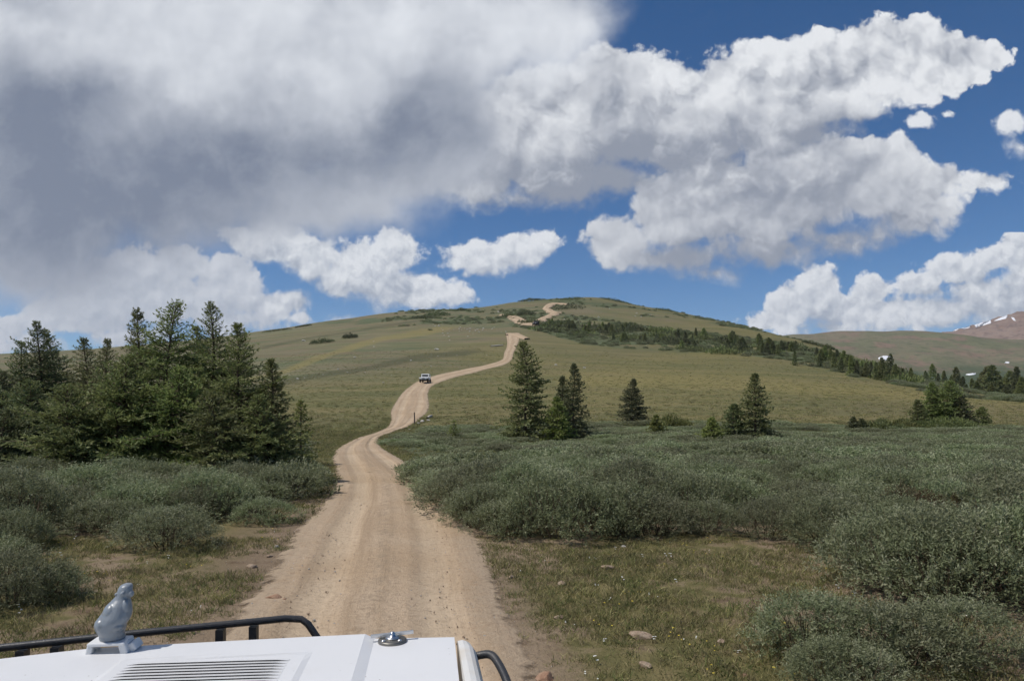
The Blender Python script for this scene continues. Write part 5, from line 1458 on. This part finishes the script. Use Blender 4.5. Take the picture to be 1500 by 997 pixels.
# brush guard: square bar along the top, short uprights, bent end
def bar(m, a, b, w, t=None):
    a = Vector(a); b = Vector(b); d = (b - a).normalized(); up = Vector((0, 0, 1)) if abs(d.z) < 0.9 else Vector((0, 1, 0))
    s = d.cross(up).normalized() * w / 2; u = s.cross(d).normalized() * (t or w) / 2
    v = [a + s + u, a - s + u, a - s - u, a + s - u, b + s + u, b - s + u, b - s - u, b + s - u]
    m.add(v, [(0, 1, 2, 3), (4, 7, 6, 5), (0, 4, 5, 1), (1, 5, 6, 2), (2, 6, 7, 3), (3, 7, 4, 0)])
guard = empty('brush_guard'); guard.parent = TR
zr = ZH - 0.027
pts = [(-1.75, 1.90, zr - 0.02), (-1.13, 2.00, zr - 0.003), (-0.80, 2.075, zr), (-0.43, 2.150, zr + 0.003), (-0.385, 2.158, zr - 0.003), (-0.365, 2.157, zr - 0.018), (-0.26, 2.13, zr - 0.165), (-0.22, 2.12, zr - 0.60)]
m = Mesh(); m.add(*tube(pts, [0.0105] * len(pts), 10))
gr = mesh_obj('rail', m.v, m.f, TBLACK, guard, smooth=True)
for px, yy in ((36, 2.02), (87, 2.04), (324, 2.12), (372, 2.135)):
    # upright under the rail where the photo shows one
    c, s = math.cos(TRUCK_A), math.sin(TRUCK_A); u = (px - CX) / F
    # local (x, yy): world X = x c - yy s, world Y = x s + yy c, X = u Y
    x = yy * (u * c + s) / (c - u * s)
    zt = float(np.interp(x, [p[0] for p in pts[:5]], [p[2] for p in pts[:5]])); yt = float(np.interp(x, [p[0] for p in pts[:5]], [p[1] for p in pts[:5]]))
    m = Mesh(); bar(m, (x, yt, zt - 0.012), (x, yt, zt - 0.62), 0.022, 0.03)
    mesh_obj('upright', m.v, m.f, TBLACK, guard)
m = Mesh(); bar(m, (-1.7, 1.98, zr - 0.35), (-0.24, 2.12, zr - 0.35), 0.025); mesh_obj('crossbar', m.v, m.f, TBLACK, guard)
# bent tube at the right side of the fender
P_ = densify(np.array([(0.100, 1.82, ZH - 0.045), (0.150, 1.80, ZH - 0.030), (0.172, 1.76, ZH - 0.040), (0.190, 1.68, ZH - 0.070), (0.192, 1.60, ZH - 0.11), (0.190, 1.45, ZH - 0.20), (0.185, 1.2, ZH - 0.32)]), 6)
m = Mesh(); m.add(*tube(P_, [0.0105] * len(P_), 10)); mesh_obj('side_guard', m.v, m.f, TBLACK, TR, smooth=True)
# hood pin: steel plate, chrome boss, cross bar
lx, ly = -0.098, 1.845; lz = zhood(lx, ly)
lt = empty('hood_latch', (lx, ly, lz)); lt.parent = TR
bm = bmesh.new(); lathe(bm, [(0.0, 0.037), (0.006, 0.037), (0.008, 0.034)], (0, 0, 0), 'Z', 32); bm_obj('base_plate', bm, STUD, lt, True)
bm = bmesh.new(); lathe(bm, [(0.008, 0.019), (0.011, 0.020), (0.013, 0.014), (0.014, 0.008), (0.020, 0.007), (0.024, 0.005), (0.025, 0.002)], (0, 0.006, 0), 'Z', 28)
for sx_ in (-0.022, 0.020): lathe(bm, [(0.008, 0.006), (0.011, 0.005), (0.012, 0.002)], (sx_, -0.018, 0), 'Z', 14)
bm_obj('boss', bm, CHROME, lt, True)
m = Mesh(); bar(m, (-0.056, 0.006, 0.014), (0.054, 0.016, 0.019), 0.010, 0.007); mesh_obj('cross_bar', m.v, m.f, CHROME, lt)

# ---------------------------------------------------------------- figurine and its bracket on the hood edge
def truck_pt(x, y, z): return Matrix.Rotation(TRUCK_A, 4, 'Z') @ Vector((x, y, z)) + Vector((0, 0, GROUND))
fx, fy = -0.775, 1.815
fz = zhood(fx, fy)
br = empty('ornament_bracket', (fx, fy, fz)); br.parent = TR
bm = bmesh.new()
K = 0.000250
q = [(-0.055, -0.030), (-0.030, -0.004)]
for c, s, rt in (((-0.046, -0.004, 0.010), (0.016, 0.060, 0.024), 12), ((0.040, -0.004, 0.010), (0.020, 0.060, 0.028), -14), ((-0.003, -0.004, 0.025), (0.096, 0.064, 0.010), 0), ((0.056, 0.006, 0.010), (0.020, 0.050, 0.024), -30)):
    box_bm(bm, c, s, 0.004, Matrix.Rotation(R(rt), 3, 'Y'))
bm_obj('bracket_frame', bm, TWHITE, br)
FIG = simple_mat('grey_gloss_paint', (0.205, 0.230, 0.255), 0.36, 0.5, coat=0.25, dirt=(0.20, 0.205, 0.21), dscale=30)
base = truck_pt(fx, fy, fz + 0.0275); br.scale = (0.9, 0.9, 0.9)
fg = empty('hood_ornament', base, R(20), 0.91); tag(fg, 'glossy grey seated animal figurine on the front of the white hood', 'figurine')
rings = [(752, 290, 540), (735, 286, 543), (715, 288, 540), (700, 282, 536), (680, 268, 538), (650, 252, 545), (600, 243, 556), (560, 252, 580), (520, 276, 600), (480, 305, 608), (440, 326, 606), (400, 348, 600), (365, 385, 592), (335, 415, 580), (310, 435, 572), (285, 448, 590), (260, 452, 600), (230, 460, 606), (205, 476, 604), (188, 505, 592), (180, 535, 565)]
bm = bmesh.new(); rg = []
X0 = 415
for yv, l, r in rings:
    cx_ = ((l + r) / 2 - X0) * K; rx = (r - l) / 2 * K; z = (752 - yv) * K
    dy = 0.0 if yv > 560 else (560 - yv) / 380 * 0.016
    ry = rx * (0.92 if yv > 330 else 1.05)
    rg.append([bm.verts.new((cx_ + rx * math.cos(t), dy + ry * math.sin(t), z)) for t in [2 * math.pi * k / 24 for k in range(24)]])
for i in range(len(rg) - 1):
    for k in range(24): bm.faces.new((rg[i][k], rg[i][(k + 1) % 24], rg[i + 1][(k + 1) % 24], rg[i + 1][k]))
bm.faces.new(rg[0]); bm.faces.new(rg[-1])
def blob(px, py, dy, rx, ry, rz, rot=0):
    mt = Matrix.Translation(((px - X0) * K, dy, (752 - py) * K)) @ Matrix.Rotation(rot, 4, 'Y') @ Matrix.Diagonal((rx * K, ry * K, rz * K, 1))
    bmesh.ops.create_uvsphere(bm, u_segments=20, v_segments=12, radius=1.0, matrix=mt)
blob(585, 288, 0.004, 38, 46, 40); blob(516, 268, -0.012, 24, 22, 24); blob(446, 284, 0.004, 16, 20, 18); blob(320, 585, -0.010, 72, 95, 78); blob(470, 610, -0.014, 70, 90, 60)
blob(572, 470, 0.000, 36, 60, 95, R(6)); blob(545, 440, -0.010, 40, 50, 110, R(8)); blob(400, 470, 0.0, 80, 110, 110, R(20))
body = bm_obj('body', bm, FIG, fg, True)
md = body.modifiers.new('melt', 'REMESH'); md.mode = 'VOXEL'; md.voxel_size = 0.0018; md.use_smooth_shade = True
md = body.modifiers.new('soft', 'SMOOTH'); md.factor = 0.5; md.iterations = 3
# ---------------------------------------------------------------- the air over the valley
m, nt, o = new_mat('thin_haze')
pv = nt.node('ShaderNodeVolumePrincipled'); pv.inputs['Color'].default_value = (0.86, 0.91, 1.0, 1); pv.inputs['Density'].default_value = 7.0e-5
nt.l.new(pv.outputs[0], o.inputs['Volume'])
bm = bmesh.new(); box_bm(bm, (0, 2760, 270), (25000, 5700, 740))
tag(bm_obj('haze', bm, m), kind='stuff')
SC.cycles.volume_bounces = 0
